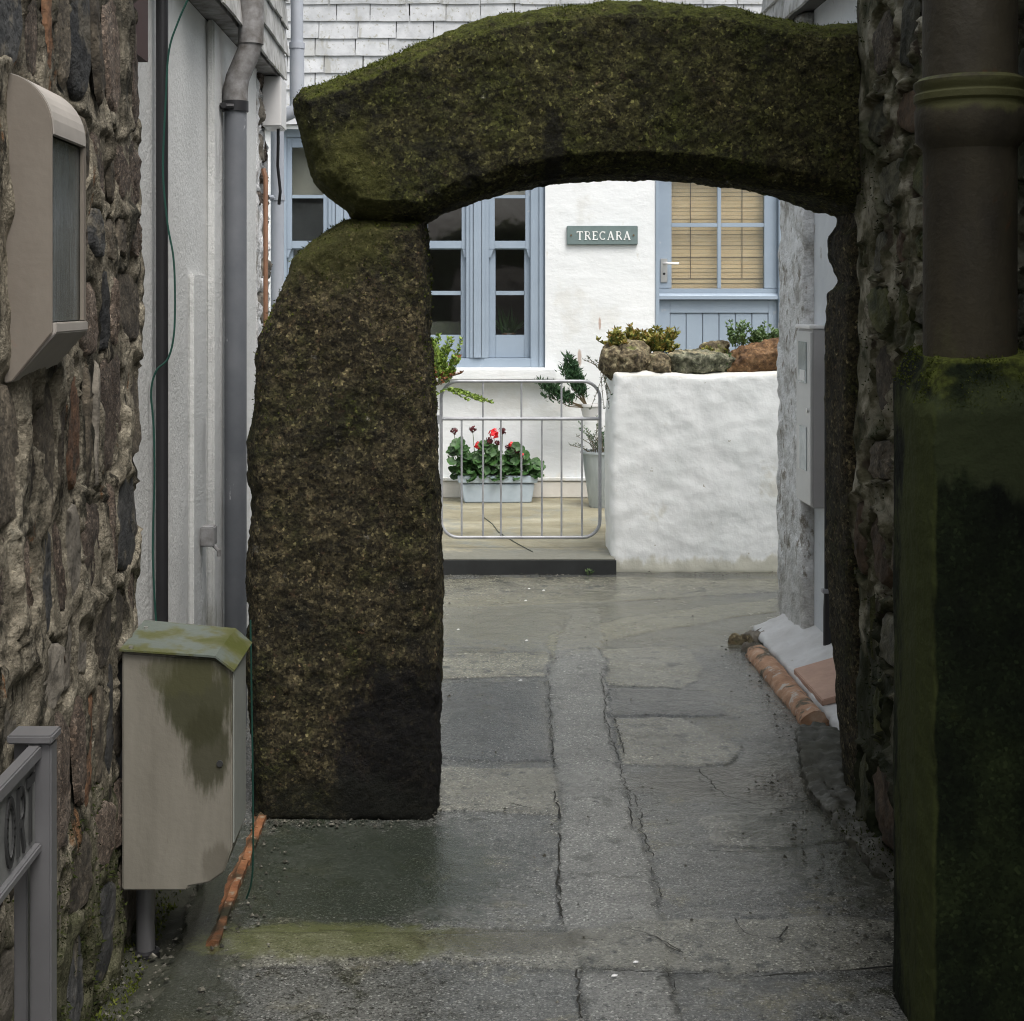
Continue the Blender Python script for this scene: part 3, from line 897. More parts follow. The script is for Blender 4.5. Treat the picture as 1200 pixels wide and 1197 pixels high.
arch_px = [(343, 118), (356, 104), (400, 90), (450, 68), (500, 47), (540, 30), (580, 19), (640, 8), (720, 2), (800, 4), (860, 10), (900, 19), (950, 27), (1012, 28),
           (1012, 250), (985, 241), (940, 229), (880, 217), (820, 207), (760, 203), (700, 204), (640, 210), (600, 218), (560, 229), (520, 244), (498, 257), (450, 260), (412, 256), (404, 244),
           (386, 230), (368, 210), (360, 185), (350, 160)]
arch = slab_layers([PX(u, v, 4.93) for u, v in arch_px], 4.84, 5.32, .06, .09).build('arch_stone', granite_moss)
tag(arch, "great curved mossy granite block spanning the lane on top of the upright stone", "arch")
rough_up(arch, .0080, 2, ((.2, .032), (.05, .012), (.014, .010)))
scatter_blades('moss', arch, moss_m, arch, 24000, lambda c, n: np.clip(n[:, 2] + .15 + (c[:, 2] - .35) * .4, 0, 2) ** 2 * (np.clip(fbm(c[:, 0] * 7, c[:, 2] * 7, 3, 2) + .3, 0, 1) + .05), .006, .0022, 4)

slab_px = [(985, 236), (985, 262), (974, 275), (972, 300), (986, 330), (972, 345), (971, 400), (970, 520), (971, 640), (976, 740), (984, 850), (996, 975), (1040, 975), (1040, 236)]
slab = slab_layers([PX(u + (13 if u < 1010 else 0), v, 4.98) for u, v in slab_px], 4.90, 5.22, .02, .05).build('standing_stone', granite_dark)
tag(slab, "narrow dark upright slab against the right wall, carrying the right end of the arch", "standing stone")
rough_up(slab, .0095, 2, ((.12, .025), (.04, .012)))

# ------------------------------------------------------------------ casing and iron downpipe on the right wall
cas = MB()
prof = [(1.30, 3.66), (1.030, 3.66), (1.022, 3.45), (1.034, 3.355), (1.30, 3.34)]
top0 = [1.53, 1.49, 1.43, 1.425, 1.45]
vs = [(x, y, -.02) for x, y in prof] + [(x, y, z - .03) for (x, y), z in zip(prof, top0)]
inn = [(1.30, 3.64, 1.54), (1.06, 3.64, 1.535), (1.065, 3.50, 1.53), (1.075, 3.40, 1.515), (1.30, 3.385, 1.52)]
vs += inn
fs = [tuple(range(5)), (10, 11, 12, 13, 14)]
for a in (0, 5):
    for i in range(5): fs.append((a + i, a + (i + 1) % 5, a + 5 + (i + 1) % 5, a + 5 + i))
casing = cas.add(vs, fs).build('pipe_casing', casing_m)
tag(casing, "tall black green concrete casing with mossy sloping top, foot of the fat downpipe", "concrete casing")
rough_up(casing, .010, 1, ((.15, .008), (.04, .005), (.015, .003)))
scatter_blades('moss', casing, moss_m, casing, 5000, lambda c, n: (n[:, 2] > .3) * np.clip(fbm(c[:, 0] * 18, c[:, 1] * 18, 3, 5) + .25, 0, 1), .005, .002, 5)

px_, py_ = 1.163, 3.51
fp = thing('downpipe', (px_, py_, 1.45), "fat dark iron downpipe with mossy ribbed collar, standing on the concrete casing", "downpipe")
MB().lathe((px_, py_, 1.50), [(.103, 0), (.103, .505), (.103, .51)], 40).build('pipe_section', iron, fp, smooth=True)
MB().lathe((px_, py_, 2.09), [(.108, -.02), (.104, 0), (.104, 1.4)], 40).build('pipe_section', iron, fp, smooth=True)
MB().lathe((px_, py_, 1.98), [(.101, 0), (.104, .012), (.120, .030), (.122, .10), (.118, .108), (.118, .114), (.124, .120), (.124, .134), (.119, .139), (.119, .145), (.124, .151), (.124, .163), (.112, .172), (.104, .173)], 40).build('collar', iron, fp, smooth=True)

# ------------------------------------------------------------------ low white walls, stones, step, courtyard
cy = MB().box(-3.2, .925, 9.2, 9.78, -.02, .09).box(.925, 3.5, 9.78, 12.03, -.02, .09).box(-3.2, .925, 9.78, 12.03, -.02, .09)
court = cy.build('courtyard_paving', concrete_y)
tag(court, None, None, kind='structure')
box(-3.2, .93, 9.185, 9.1995, -.02, .084).build('step_riser', step_face, court)
MB().tube([(.16, 10.95, .094), (.22, 10.6, .094), (.25, 10.25, .094), (.29, 10.05, .094), (.36, 9.75, .094), (.44, 9.45, .094)], .003, 6).build('cable', cable_d, None)
tag(bpy.data.objects['cable'], "thin dark cable trailing over the courtyard floor under the gate", "cable")


def white_wall(x0, x1, y0, y1, z1, label, seed):
    pts = [(x0, -.03), (x0 - .01, z1 * .5), (x0 + .01, z1)]
    n = max(2, int((x1 - x0) / .25))
    for i in range(1, n): pts.append((x0 + (x1 - x0) * i / n, z1 + .012 * math.sin(i * 1.7 + seed)))
    pts += [(x1, z1), (x1, -.03)]
    o = slab_layers(pts, y0, y1, .02, .035).build('garden_wall', white_rough)
    tag(o, label, "wall")
    return rough_up(o, .016, 4, ((.24, .022), (.09, .010)))


white_wall(.915, 3.6, 9.28, 9.74, 1.205, "lumpy white painted low wall topped with boulders, right of the metal gate", 1)
white_wall(-3.2, -.160, 9.28, 9.74, 1.12, "white painted low wall behind the big upright stone, left of the gate", 2)


def boulder(px0, px1, v0, v1, mat, label, depth=.22, y=9.48, seed=0, tilt=0):
    g = np.random.default_rng(seed)
    x0, z1 = PX(px0 - 1, v0 + 4, y); x1, z0 = PX(px1 + 1, v1, y)
    z0 = min(z0, 1.21) - .01
    cx, cz, a, b = (x0 + x1) / 2, (z0 + z1) / 2, (x1 - x0) / 2, (z1 - z0) / 2
    vs, fs = [], []
    nu, nv = 28, 16
    for j in range(nv + 1):
        th = math.pi * j / nv
        for i in range(nu):
            ph = 2 * math.pi * i / nu
            d = np.array([math.cos(ph) * math.sin(th), math.sin(ph) * math.sin(th), math.cos(th)])
            p = 3.2
            q = (abs(d[0]) ** p + abs(d[1]) ** p + abs(d[2]) ** p) ** (-1 / p)
            k = 1 + .12 * math.sin(2.3 * d[0] + seed) + .10 * math.sin(4 * d[2] + 3 * d[1] + seed * 2)
            v = d * (q * .75 + .3) * k
            vs.append((cx + v[0] * a * 1.0, y + v[1] * depth / 2, cz + v[2] * b * 1.02 + v[0] * a * tilt))
    for j in range(nv):
        for i in range(nu):
            fs.append((j * nu + i, (j + 1) * nu + i, (j + 1) * nu + (i + 1) % nu, j * nu + (i + 1) % nu))
    o = MB().add(vs, fs).build('boulder', mat, smooth=True)
    tag(o, label, "stone", "boulders along the top of the white wall")
    return rough_up(o, .009, 0, ((.08, .055), (.03, .022), (.012, .008)))


boulder(704, 727, 402, 440, cap_a, "brown lichened boulder at the very end of the white wall, over the gate", seed=1, y=9.45)
boulder(723, 762, 401, 439, cap_a, "round knobbly lichened boulder below the yellow succulent", seed=2, y=9.42)
boulder(758, 789, 412, 437, cap_a, "small squat tawny stone squeezed between knobbly boulder and flat slab", seed=3, y=9.42)
boulder(783, 858, 407, 438, cap_b, "long flat topped grey green slab in the middle of the wall top", seed=4, depth=.3)
boulder(818, 850, 398, 410, cap_a, "small lichened stone tucked behind the flat topped slab", seed=6, depth=.12, y=9.66)
boulder(858, 950, 396, 438, cap_c, "big rusty brown boulder beside the right hand house pier", seed=5, depth=.3, tilt=.16)


# ------------------------------------------------------------------ plants
def leaf_cloud(name, pts, mat, parent, L, W, seed=0, up=.3, n_seg=2, out=None, cup=.2):
    """pts: list of (pos, direction); one small pointed leaf each"""
    g = np.random.default_rng(seed)
    vs, fs = [], []
    for p, d in pts:
        d = Vector(d) + Vector(g.normal(0, .25, 3)) + Vector((0, 0, up))
        d.normalize()
        t = d.cross(Vector(g.normal(0, 1, 3)));
        if t.length < .01: continue
        t.normalize(); nn = d.cross(t)
        l_, w_ = L * g.uniform(.6, 1.25), W * g.uniform(.7, 1.2)
        k = len(vs)
        p = Vector(p)
        vs += [p, p + d * l_ * .45 + t * w_ + nn * w_ * cup, p + d * l_, p + d * l_ * .45 - t * w_ + nn * w_ * cup, p + d * l_ * .5 - nn * w_ * cup]
        fs += [(k, k + 1, k + 4), (k + 1, k + 2, k + 4), (k + 2, k + 3, k + 4), (k + 3, k, k + 4)]
    o = MB().add(vs, fs).build(name, mat, parent)
    o['kind'] = 'stuff'
    return o


def shoots(c, n, spread, h, per, seed, lean=(0, 0, 0), curve=.3):
    """stems from about c; returns polylines and leaf anchors"""
    g = np.random.default_rng(seed)
    lines, anch = [], []
    for i in range(n):
        b = Vector(c) + Vector((g.uniform(-1, 1) * spread[0], g.uniform(-1, 1) * spread[1], 0))
        d = Vector((g.normal(0, .45), g.normal(0, .35), 1)) + Vector(lean)
        d.normalize()
        L = h * g.uniform(.5, 1.1)
        pl = []
        for k in range(5):
            t = k / 4
            pl.append(b + d * L * t + Vector((d.x, d.y, -abs(d.x))) * curve * L * t * t)
        lines.append(pl)
        for k in range(per):
            t = g.uniform(.15, 1.0)
            j = min(int(t * 4), 3)
            p = pl[j].lerp(pl[j + 1], t * 4 - j)
            a = g.uniform(0, 6.28)
            anch.append((p, (math.cos(a), math.sin(a), .3)))
        anch += [(pl[-1], (math.cos(a), math.sin(a), .9)) for a in (0, 2, 4)]
    return lines, anch


def plant(name, c, n, spread, h, per, leaf, L, W, label, cat, seed, stem=stem_m, sr=.002, group=None, up=.3, **k):
    root = thing(name, c, label, cat, group)
    lines, anch = shoots(c, n, spread, h, per, seed, **k)
    mb = MB()
    for pl in lines: mb.tube(pl, [sr] * 4 + [sr * .5], 5)
    s = mb.build('stems', stem, root); s['kind'] = 'stuff'
    leaf_cloud('foliage', anch, leaf, root, L, W, seed, up=up)
    return root


plant('succulent', (*(lambda p: (p[0], 9.50))(PX(750, 412, 9.5)), 1.31), 90, (.19, .07), .16, 36, leaf_suc, .032, .009, "yellow green bushy succulent sprawling over the boulders nearest the gate", "plant", 3, stem_g, .004)
plant('succulent', (PX(888, 410, 9.62)[0], 9.60, 1.35), 44, (.17, .05), .15, 26, leaf_green, .026, .008, "small fresh green trailing succulent behind the rusty brown boulder", "plant", 8, stem_g, .003)
plant('succulent', (PX(846, 418, 9.40)[0] + .02, 9.42, 1.22), 8, (.04, .03), .10, 16, leaf_green, .022, .006, "little green sprig in the gap beside the flat topped slab", "plant", 18, stem_g, .003)
plant('succulent', (PX(838, 405, 9.55)[0], 9.60, 1.27), 14, (.09, .03), .08, 14, leaf_suc, .020, .006, "low orange tinged succulent on the flat topped slab", "plant", 28, stem_g, .003)
plant('shrub', (PX(512, 440, 9.5)[0] - .02, 9.50, 1.13), 60, (.10, .07), .27, 50, leaf_lime, .028, .010, "bright lime green leafy bush peeping out behind the upright stone", "plant", 5, stem_g, .003, curve=-.2)
plant('trailing_plant', (PX(524, 436, 9.4)[0], 9.36, 1.10), 9, (.03, .02), .20, 30, leaf_lime, .026, .009, "green sprig hanging over the wall end at the top left corner of the gate", "plant", 6, stem_g, .003, lean=(.9, -.3, -1.1))
plant('shrub', (PX(512, 440, 9.5)[0], 9.44, 1.12), 5, (.03, .03), .20, 26, leaf_red, .030, .008, "rusty orange sprig beside the lime green bush", "plant", 15, stem_m, .004)
plant('trailing_plant', (PX(706, 445, 9.4)[0], 9.40, 1.20), 5, (.02, .02), .26, 16, leaf_pine, .016, .004, "thin dark trailing sprig hanging down the end of the white wall", "plant", 16, stem_m, .002, lean=(-.2, 0, -2.6))
plant('trailing_plant', (PX(704, 420, 9.5)[0], 9.50, 1.22), 5, (.03, .02), .12, 16, leaf_grey, .018, .004, "grey green sprig poking out at the left tip of the boulders", "plant", 17, stem_m, .002, lean=(-.5, 0, 0))
# dark needle shrub leaning out of a small wall pot
rx, rz = (672 - 540) / 152.5, EYE + (350 - 478) / 152.5
shr = thing('rosemary_bush', (rx + .1, 11.8, rz), "dark green needle leaved bush growing from the small white wall pot", "plant")
sm = MB(); an = []
g = np.random.default_rng(4)
for (tx, tz, n_) in ((-.06, .34, 16), (-.03, .26, 14), (-.01, .32, 14), (-.20, .17, 12), (-.24, .18, 10), (-.05, .40, 14), (-.02, .36, 12), (.02, .30, 10), (-.09, .30, 8), (-.28, .20, 9), (-.22, .14, 8), (-.16, .17, 7), (.05, .22, 5), (-.25, .10, 5)):
    base = Vector((rx + .11, 11.8, rz + .0)); tip = Vector((rx + tx, 11.78, rz + tz))
    pl = [base, base.lerp(tip, .4) + Vector((0, 0, -.03)), base.lerp(tip, .75), tip]
    sm.tube(pl, [.006, .004, .003, .001], 5)
    for i in range(n_ * 20):
        t = g.uniform(.42, 1)
        p = base.lerp(tip, t) + Vector(g.normal(0, .014, 3)) + Vector((0, 0, -.02 * (1 - t)))
        a = g.uniform(0, 6.28)
        an.append((p, (math.cos(a) * .6 + tx, math.sin(a) * .4, .5)))
s_ = sm.build('stems', stem_m, shr); s_['kind'] = 'stuff'
leaf_cloud('foliage', an, leaf_pine, shr, .045, .006, 2, up=.3)
pot = thing('wall_pot', (rx + .13, 11.8, rz - .08), "small white half round pot holding the needle leaved bush", "pot")
MB().lathe((rx + .13, 11.84, rz - .08), [(.03, 0), (.055, .01), (.075, .09), (.082, .09), (.082, .11), (.07, .11), (.065, .09)], 20).build('pot_body', white_pvc, pot, smooth=True)
MB().tube([(rx + .13, 11.84, rz - .01), (rx + .13, 12.03, rz - .01)], .012, 8).build('bracket', white_pvc, pot)

# tall zinc pot with wispy plant
zx = (703 - 540) * 11.5 / F
zp = thing('zinc_pot', (zx, 11.5, .09), "tall tapered zinc pot standing against the end of the white wall", "pot")
MB().lathe((zx, 11.5, .09), [(.001, 0), (.075, 0), (.08, .01), (.135, .40), (.147, .405), (.147, .42), (.137, .42), (.130, .39)], 28).build('pot_body', zinc, zp, smooth=True)
MB().lathe((zx, 11.5, .09), [(.001, .385), (.131, .385)], 28).build('soil', soil, zp)
plant('wispy_plant', (zx - .02, 11.5, .48), 16, (.06, .06), .26, 24, leaf_grey, .030, .0035, "wispy grey green plant growing in the tall zinc pot", "plant", 21, stem_m, .0025)
plant('bushy_plant', (zx + .02, 11.56, .50), 10, (.05, .05), .32, 22, leaf_pine, .026, .006, "small dark green bush at the back of the tall zinc pot", "plant", 22, stem_g, .0025)

# geranium trough
gx0, gx1, gy = (537 - 540) / 152.5, (629 - 540) / 152.5, 11.8
tr = thing('flower_trough', ((gx0 + gx1) / 2, gy, .09), "pale blue plastic window trough of geraniums on the courtyard floor", "planter")


def frustum(x0, x1, y0, y1, z0, X0, X1, Y0, Y1, z1):
    return MB().add([(x0, y0, z0), (x1, y0, z0), (x1, y1, z0), (x0, y1, z0), (X0, Y0, z1), (X1, Y0, z1), (X1, Y1, z1), (X0, Y1, z1)],
                    [(0, 3, 2, 1), (4, 5, 6, 7), (0, 1, 5, 4), (1, 2, 6, 5), (2, 3, 7, 6), (3, 0, 4, 7)])


frustum(gx0 + .045, gx1 - .045, gy - .07, gy + .07, .09, gx0 + .02, gx1 - .02, gy - .09, gy + .09, .235).build('trough_body', tub_m, tr, bevel=.008)
frustum(gx0, gx1, gy - .102, gy + .102, .243, gx0 - .005, gx1 + .005, gy - .108, gy + .108, .300).build('trough_rim', tub_m, tr, bevel=.006)
box(gx0 + .015, gx1 - .015, gy - .09, gy + .09, .28, .306).build('soil', soil, tr)
ge = thing('geranium', ((gx0 + gx1) / 2, gy, .29), "row of dark leaved geraniums with red flower heads in the pale blue trough", "plant")
vs, fs = [], []
g = np.random.default_rng(12)
stems = MB()
for i in range(430):
    t = g.uniform(0, 1)
    x = gx0 - .06 + t * (gx1 - gx0 + .09)
    top = .30 * (1 - .45 * max(0, t - .55) * 2) * (.75 + .25 * math.sin(t * 19))
    zz = .29 + g.uniform(-.03, 1) ** 1 * top
    p = Vector((x, gy + g.uniform(-.12, .10), zz))
    nrm = Vector((g.normal(0, .5), -g.uniform(.1, 1.1), g.uniform(.3, 1.2))).normalized()
    a = nrm.orthogonal().normalized(); b = nrm.cross(a)
    r = g.uniform(.026, .042); k = len(vs)
    vs.append(p - nrm * r * .25)
    for q in range(9):
        an_ = q * 2 * math.pi / 9
        rr = r * (1 + .10 * (q % 2)) * (.45 if q == 0 else 1)
        vs.append(p + (a * math.cos(an_) + b * math.sin(an_)) * rr)
    for q in range(9): fs.append((k, k + 1 + q, k + 1 + (q + 1) % 9))
    if i % 6 == 0: stems.tube([(x * .8 + .05, gy, .29), (p.x, p.y, p.z - .01)], .003, 5)
fo = MB().add(vs, fs).build('foliage', leaf_ger, ge); fo['kind'] = 'stuff'
flowers = [(560, 522, .022, petal_red), (612, 534, .018, petal_red), (532, 505, .022, petal_dark), (554, 503, .022, petal_dark), (579, 508, .030, petal_red), (589, 505, .022, petal_dark), (573, 517, .022, petal_dark), (599, 521, .018, petal_red), (595, 524, .016, petal_dark), (606, 528, .018, petal_dark), (583, 519, .016, petal_dark)]
for u, v, r, mt in flowers:
    r *= 1.35
    c = Vector(((u - 540) / 153.5, gy - .08, EYE - (v - 350) / 153.5))
    mb = MB()
    for q in range(34):
        d = Vector(g.normal(0, 1, 3)).normalized(); p = c + d * r * g.uniform(.5, 1)
        a = (d + Vector(g.normal(0, .3, 3))).normalized().orthogonal().normalized(); b = d.cross(a); s2 = r * .45
        mb.add([p - a * s2, p + b * s2 * .8, p + a * s2, p - b * s2 * .8], [(0, 1, 2, 3)])
    mb.build('flower_head', mt, ge)
    stems.tube([(c.x * .85 + .04, gy, .32), (c.x, c.y, c.z - r * .5)], .0025, 5)
st = stems.build('stems', stem_g, ge); st['kind'] = 'stuff'

# ------------------------------------------------------------------ gate
GY = 9.60
gp = lambda u, v: (((u - 540) * GY / F), GY, EYE - (v - 350) * GY / F)
gate = thing('garden_gate', (.37, GY, .15), "light grey tubular steel garden gate with rounded corners, beside the white wall", "gate")
L_, T_, R_, B_ = 517, 447, 703, 630
pts = []
rr = 20
for cx_, cz_, a0 in ((R_ - rr, T_ + rr, 0), (L_ + rr, T_ + rr, 90), (L_ + rr, B_ - rr, 180), (R_ - rr, B_ - rr, 270)):
    for k in range(7):
        a = R(a0 + k * 15)
        pts.append(gp(cx_ + rr * math.cos(a), cz_ - rr * math.sin(a)))
pts.append(pts[0]); pts.append(pts[1])
MB().tube(pts, .0105, 10, cap=False).build('gate_frame', steel, gate, smooth=True)
MB().tube([gp(L_, 491), gp(R_, 491)], .0105, 10).build('rail', steel, gate, smooth=True)
for u in (541, 587, 635, 682): MB().tube([gp(u, 491), gp(u, 630)], .006, 8).build('bar', steel, gate, smooth=True)
for u in (566, 611, 658): MB().tube([gp(u, 447), gp(u, 630)], .006, 8).build('bar', steel, gate, smooth=True)
box(gp(512, 0)[0], gp(516, 0)[0] + .005, GY - .02, GY + .02, gp(0, 497)[2], gp(0, 487)[2]).build('hinge', steel, gate)
box(gp(512, 0)[0], gp(516, 0)[0] + .005, GY - .02, GY + .02, gp(0, 612)[2], gp(0, 603)[2]).build('hinge', steel, gate)

# ------------------------------------------------------------------ the white house across the courtyard
HY, HS = 12.05, F / 12.05
hx = lambda u: (u - 540) / HS
hz = lambda v: EYE - (v - 350) / HS
house = thing('white_house', (.5, 12.2, 0), "white cottage with pale blue window and door behind the low boulder topped wall", "house")
wx0, wx1, wz0, wz1 = hx(319), hx(639), hz(431), hz(150)
dx0, dx1, dz0, dz1 = hx(768), hx(917), .68, hz(190)
fac = MB()
for a in ((-4.5, wx0, 0, 4.5), (wx0, wx1, 0, wz0), (wx0, wx1, wz1, 4.5), (wx1, dx0, 0, 4.5), (dx0, dx1, 0, dz0), (dx0, dx1, dz1, 4.5), (dx1, 5.5, 0, 4.5)):
    fac.box(a[0], a[1], HY, HY + .35, a[2], a[3])
fac.box(-4.5, -4.2, HY + .35, 16.5, 0, 4.5).box(5.2, 5.5, HY + .35, 16.5, 0, 4.5).box(-4.2, 5.2, 16.2, 16.5, 0, 4.5)
fac.build('wall', white_house, house)
MB().add([(-4.7, 11.75, 4.5), (5.7, 11.75, 4.5), (5.7, 14.3, 6.2), (-4.7, 14.3, 6.2), (5.7, 16.8, 4.5), (-4.7, 16.8, 4.5)], [(0, 1, 2, 3), (3, 2, 4, 5), (0, 3, 5), (1, 4, 2), (0, 5, 4, 1)]).build('roof', slate_grey, house)
box(-4.4, dx0 - .15, HY - .045, HY - .001, .09, hz(563)).build('plinth', plinth_m, house, bevel=.008)
box(-4.4, dx0 - .15, HY - .055, HY - .001, hz(563) + .001, hz(559)).build('plinth_ledge', white_house, house, bevel=.004)
box(wx0 - .12, hx(651), HY - .11, HY + .10, hz(445), wz0 - .001).build('window_sill', white_house, house, bevel=.012)
# rooms behind the openings
MB().box(-2.6, 1.3, 14.2, 14.3, .3, 3.4).box(-2.6, -2.5, HY + .36, 14.2, .3, 3.4).box(1.2, 1.3, HY + .36, 14.2, .3, 3.4).box(-2.5, 1.2, HY + .36, 14.2, .2, .3).box(-2.5, 1.2, HY + .36, 14.2, 3.3, 3.4).build('room', room_m, house)
box(1.45, 2.7, 12.75, 12.8, .5, 3.0).build('hall_partition', room_m, house)
MB().box(dx0 - .25, dx1 + .6, 11.2, HY - .001, .09, .36).box(dx0 - .25, dx1 + .6, 11.55, HY - .001, .36, .68).build('doorstep', concrete_y, house, bevel=.01)

# window: outer frame, mullions; three sliding sash lights
FY = HY + .045
win = box(wx0, hx(335), FY, FY + .12, wz0, wz1)
win.box(hx(622), wx1, FY, FY + .12, wz0, wz1)
win.box(hx(335), hx(622), FY, FY + .12, wz0, hz(420)).box(hx(335), hx(622), FY, FY + .12, hz(160), wz1)
win = win.build('window', blue, house, bevel=.004)
# mouldings
for a, b in ((321, 326), (632, 637)): box(hx(a), hx(b), FY - .015, FY - .001, wz0 + .001, wz1 - .001).build('moulding', blue, win, bevel=.004)
for a, b in ((384, 411), (546, 573)):
    box(hx(a), hx(b), FY + .001, FY + .119, hz(420), hz(160)).build('mullion', blue, win, bevel=.004)
    m_ = (a + b) / 2
    box(hx(m_ - 9), hx(m_ + 9), FY - .010, FY, hz(420), hz(160)).build('moulding', blue, win, bevel=.004)
    box(hx(m_ - 5), hx(m_ + 5), FY - .018, FY - .0105, hz(420), hz(160)).build('moulding', blue, win, bevel=.004)
for a, b, bars in ((335, 384, ()), (411, 546, (457, 499.5)), (573, 622, ())):
    if b - a > 100: ga, gb_ = 416, 541
    else: ga, gb_ = (341, 378) if a < 400 else (580, 616)
    # lower sash (outermost set back), upper sash proud
    yl, yu = FY + .055, FY + .022
    s1 = box(hx(a), hx(ga + 1), yl, yl + .04, hz(420), hz(287)).box(hx(gb_ - 1), hx(b), yl, yl + .04, hz(420), hz(287))
    s1.box(hx(ga + 1), hx(gb_ - 1), yl, yl + .04, hz(420), hz(393)).box(hx(ga + 1), hx(gb_ - 1), yl, yl + .04, hz(292), hz(287))
    s1.build('lower_sash', blue, win, bevel=.004)
    s2 = box(hx(a), hx(ga), yu, yu + .032, hz(292), hz(160)).box(hx(gb_), hx(b), yu, yu + .032, hz(292), hz(160))
    s2.box(hx(ga), hx(gb_), yu, yu + .032, hz(291), hz(282)).box(hx(ga), hx(gb_), yu, yu + .032, hz(172), hz(160))
    # horns under the meeting rail
    for x0_, x1_ in ((hx(a), hx(ga - 1)), (hx(gb_ + 1), hx(b))):
        s2.prism([(x0_, hz(292)), (x1_, hz(292)), (x1_ if x0_ < hx(ga - 3) and x0_ == hx(a) else x0_ + .02, hz(292)), (x0_ + .012 if x0_ == hx(a) else x1_ - .002, hz(301)), (x0_ if x0_ == hx(a) else x1_ - .012, hz(301))][:2] + [((x0_ + .012) if x0_ == hx(a) else x1_, hz(302)), (x0_ if x0_ == hx(a) else x1_ - .012, hz(302))], 'y', yu, yu + .03)
    s2.build('upper_sash', blue, win, bevel=.003)
    box(hx(ga - 1), hx(gb_ + 1), yu + .01, yu + .014, hz(283), hz(171)).build('pane', glass, win)
    box(hx(ga), hx(gb_), yl + .016, yl + .020, hz(394), hz(291)).build('pane', glass, win)
    box(hx(ga), hx(gb_), yl + .004, yl + .0155, hz(346), hz(341)).build('glazing_bar', blue, win, bevel=.002)
    box(hx(ga), hx(gb_), yu - .002, yu + .0095, hz(232), hz(228)).build('glazing_bar', blue, win, bevel=.002)
    for u in bars:
        box(hx(u - 1.7), hx(u + 1.7), yl + .005, yl + .0150, hz(393), hz(292)).build('glazing_bar', blue, win, bevel=.002)
        box(hx(u - 1.7), hx(u + 1.7), yu - .001, yu + .0090, hz(282), hz(172)).build('glazing_bar', blue, win, bevel=.002)
    box(hx(a - 2), hx(b + 2), FY + .20, FY + .205, hz(229), hz(150)).build('roller_blind', cream, win)
# net curtain and things on the inner sill
box(hx(411), hx(546), FY + .35, FY + .40, hz(398), hz(378)).build('curtain_hem', room_m, win)
vs_, fs_ = [], []
hp = thing('houseplant', (hx(598), HY + .42, hz(395)), "spiky leaved houseplant on the sill inside the window", "plant")
for i in range(26):
    a = random.uniform(-1.2, 1.2); L = random.uniform(.10, .24)
    b0 = Vector((hx(598) + random.uniform(-.05, .05), HY + .42 + random.uniform(-.04, .04), hz(392)))
    t1 = b0 + Vector((math.sin(a) * L, random.uniform(-.05, .05), math.cos(a) * L))
    k = len(vs_); vs_ += [b0 - Vector((.008, 0, 0)), b0 + Vector((.008, 0, 0)), b0.lerp(t1, .5) + Vector((.009, 0, 0)), t1, b0.lerp(t1, .5) - Vector((.009, 0, 0))]
    fs_.append((k, k + 1, k + 2, k + 3, k + 4))
fo = MB().add(vs_, fs_).build('foliage', leaf_ger, hp); fo['kind'] = 'stuff'
MB().lathe((hx(598), HY + .42, hz(399)), [(.001, 0), (.045, 0), (.06, .045), (.05, .05)], 14).build('pot_body', terracotta, hp, smooth=True)
box(wx0, wx1, HY + .352, HY + .55, hz(404), hz(399) - .001).build('inner_sill', white_house, house)

# door
DY = HY + .05
door = box(hx(773), hx(788), DY, DY + .045, hz(338) + .0, dz1 - .03).box(hx(897), hx(912), DY, DY + .045, hz(338), dz1 - .03)
door.box(hx(788), hx(897), DY, DY + .045, dz1 - .10, dz1 - .03)
door = door.build('door', blue, house, bevel=.003)
fr = MB().box(dx0, hx(773) - .003, HY - .012, DY + .09, dz0, dz1).box(hx(912) + .003, dx1, HY - .012, DY + .09, dz0, dz1).box(hx(773) - .003, hx(912) + .003, HY - .012, DY + .09, dz1 - .027, dz1)
fr.build('door_frame', blue, house, bevel=.004)
box(hx(842), hx(846.5), DY + .004, DY + .035, hz(338), dz1 - .10).build('glazing_bar', blue, door, bevel=.003)
for a, b in ((788, 842), (846.5, 897)): box(hx(a), hx(b), DY + .006, DY + .033, hz(266), hz(261)).build('glazing_bar', blue, door, bevel=.003)
for a, b in ((788, 842), (846.5, 897)):
    for c, d in ((338, 266), (261, 197)): box(hx(a), hx(b), DY + .018, DY + .022, hz(c), hz(d)).build('pane', glass, door)
box(hx(773), hx(912), DY, DY + .045, hz(349), hz(338) - .001).build('rail', blue, door, bevel=.003)
MB().prism([(DY - .005, hz(344)), (DY - .045, hz(347)), (DY - .045, hz(351)), (DY - .002, hz(351))], 'x', hx(772), hx(913)).build('drip_board', blue, door)
lower = MB().box(hx(773), hx(786), DY, DY + .045, dz0 + .01, hz(352)).box(hx(902), hx(912), DY, DY + .045, dz0 + .01, hz(352)).box(hx(786), hx(902), DY, DY + .045, hz(367), hz(352))
lower.build('lower_leaf', blue, door, bevel=.003)
for k in range(6):
    a = 786 + k * (116 / 6)
    box(hx(a) + .002, hx(a + 116 / 6) - .002, DY + .010, DY + .035, dz0 + .012, hz(367.3)).build('board', blue, door, bevel=.004)
# handle plate, lever, keyhole
box(hx(775), hx(783), DY - .010, DY - .001, hz(331), hz(303)).build('handle_plate', satin, door, bevel=.003)
MB().tube([(hx(779), DY - .01, hz(309)), (hx(779), DY - .055, hz(309)), (hx(782), DY - .06, hz(309)), (hx(795), DY - .06, hz(309))], .009, 10).build('lever', satin, door, smooth=True)
MB().tube([(hx(779), DY - .016, hz(321)), (hx(779), DY - .009, hz(321))], .010, 12).build('keyhole', black, door)
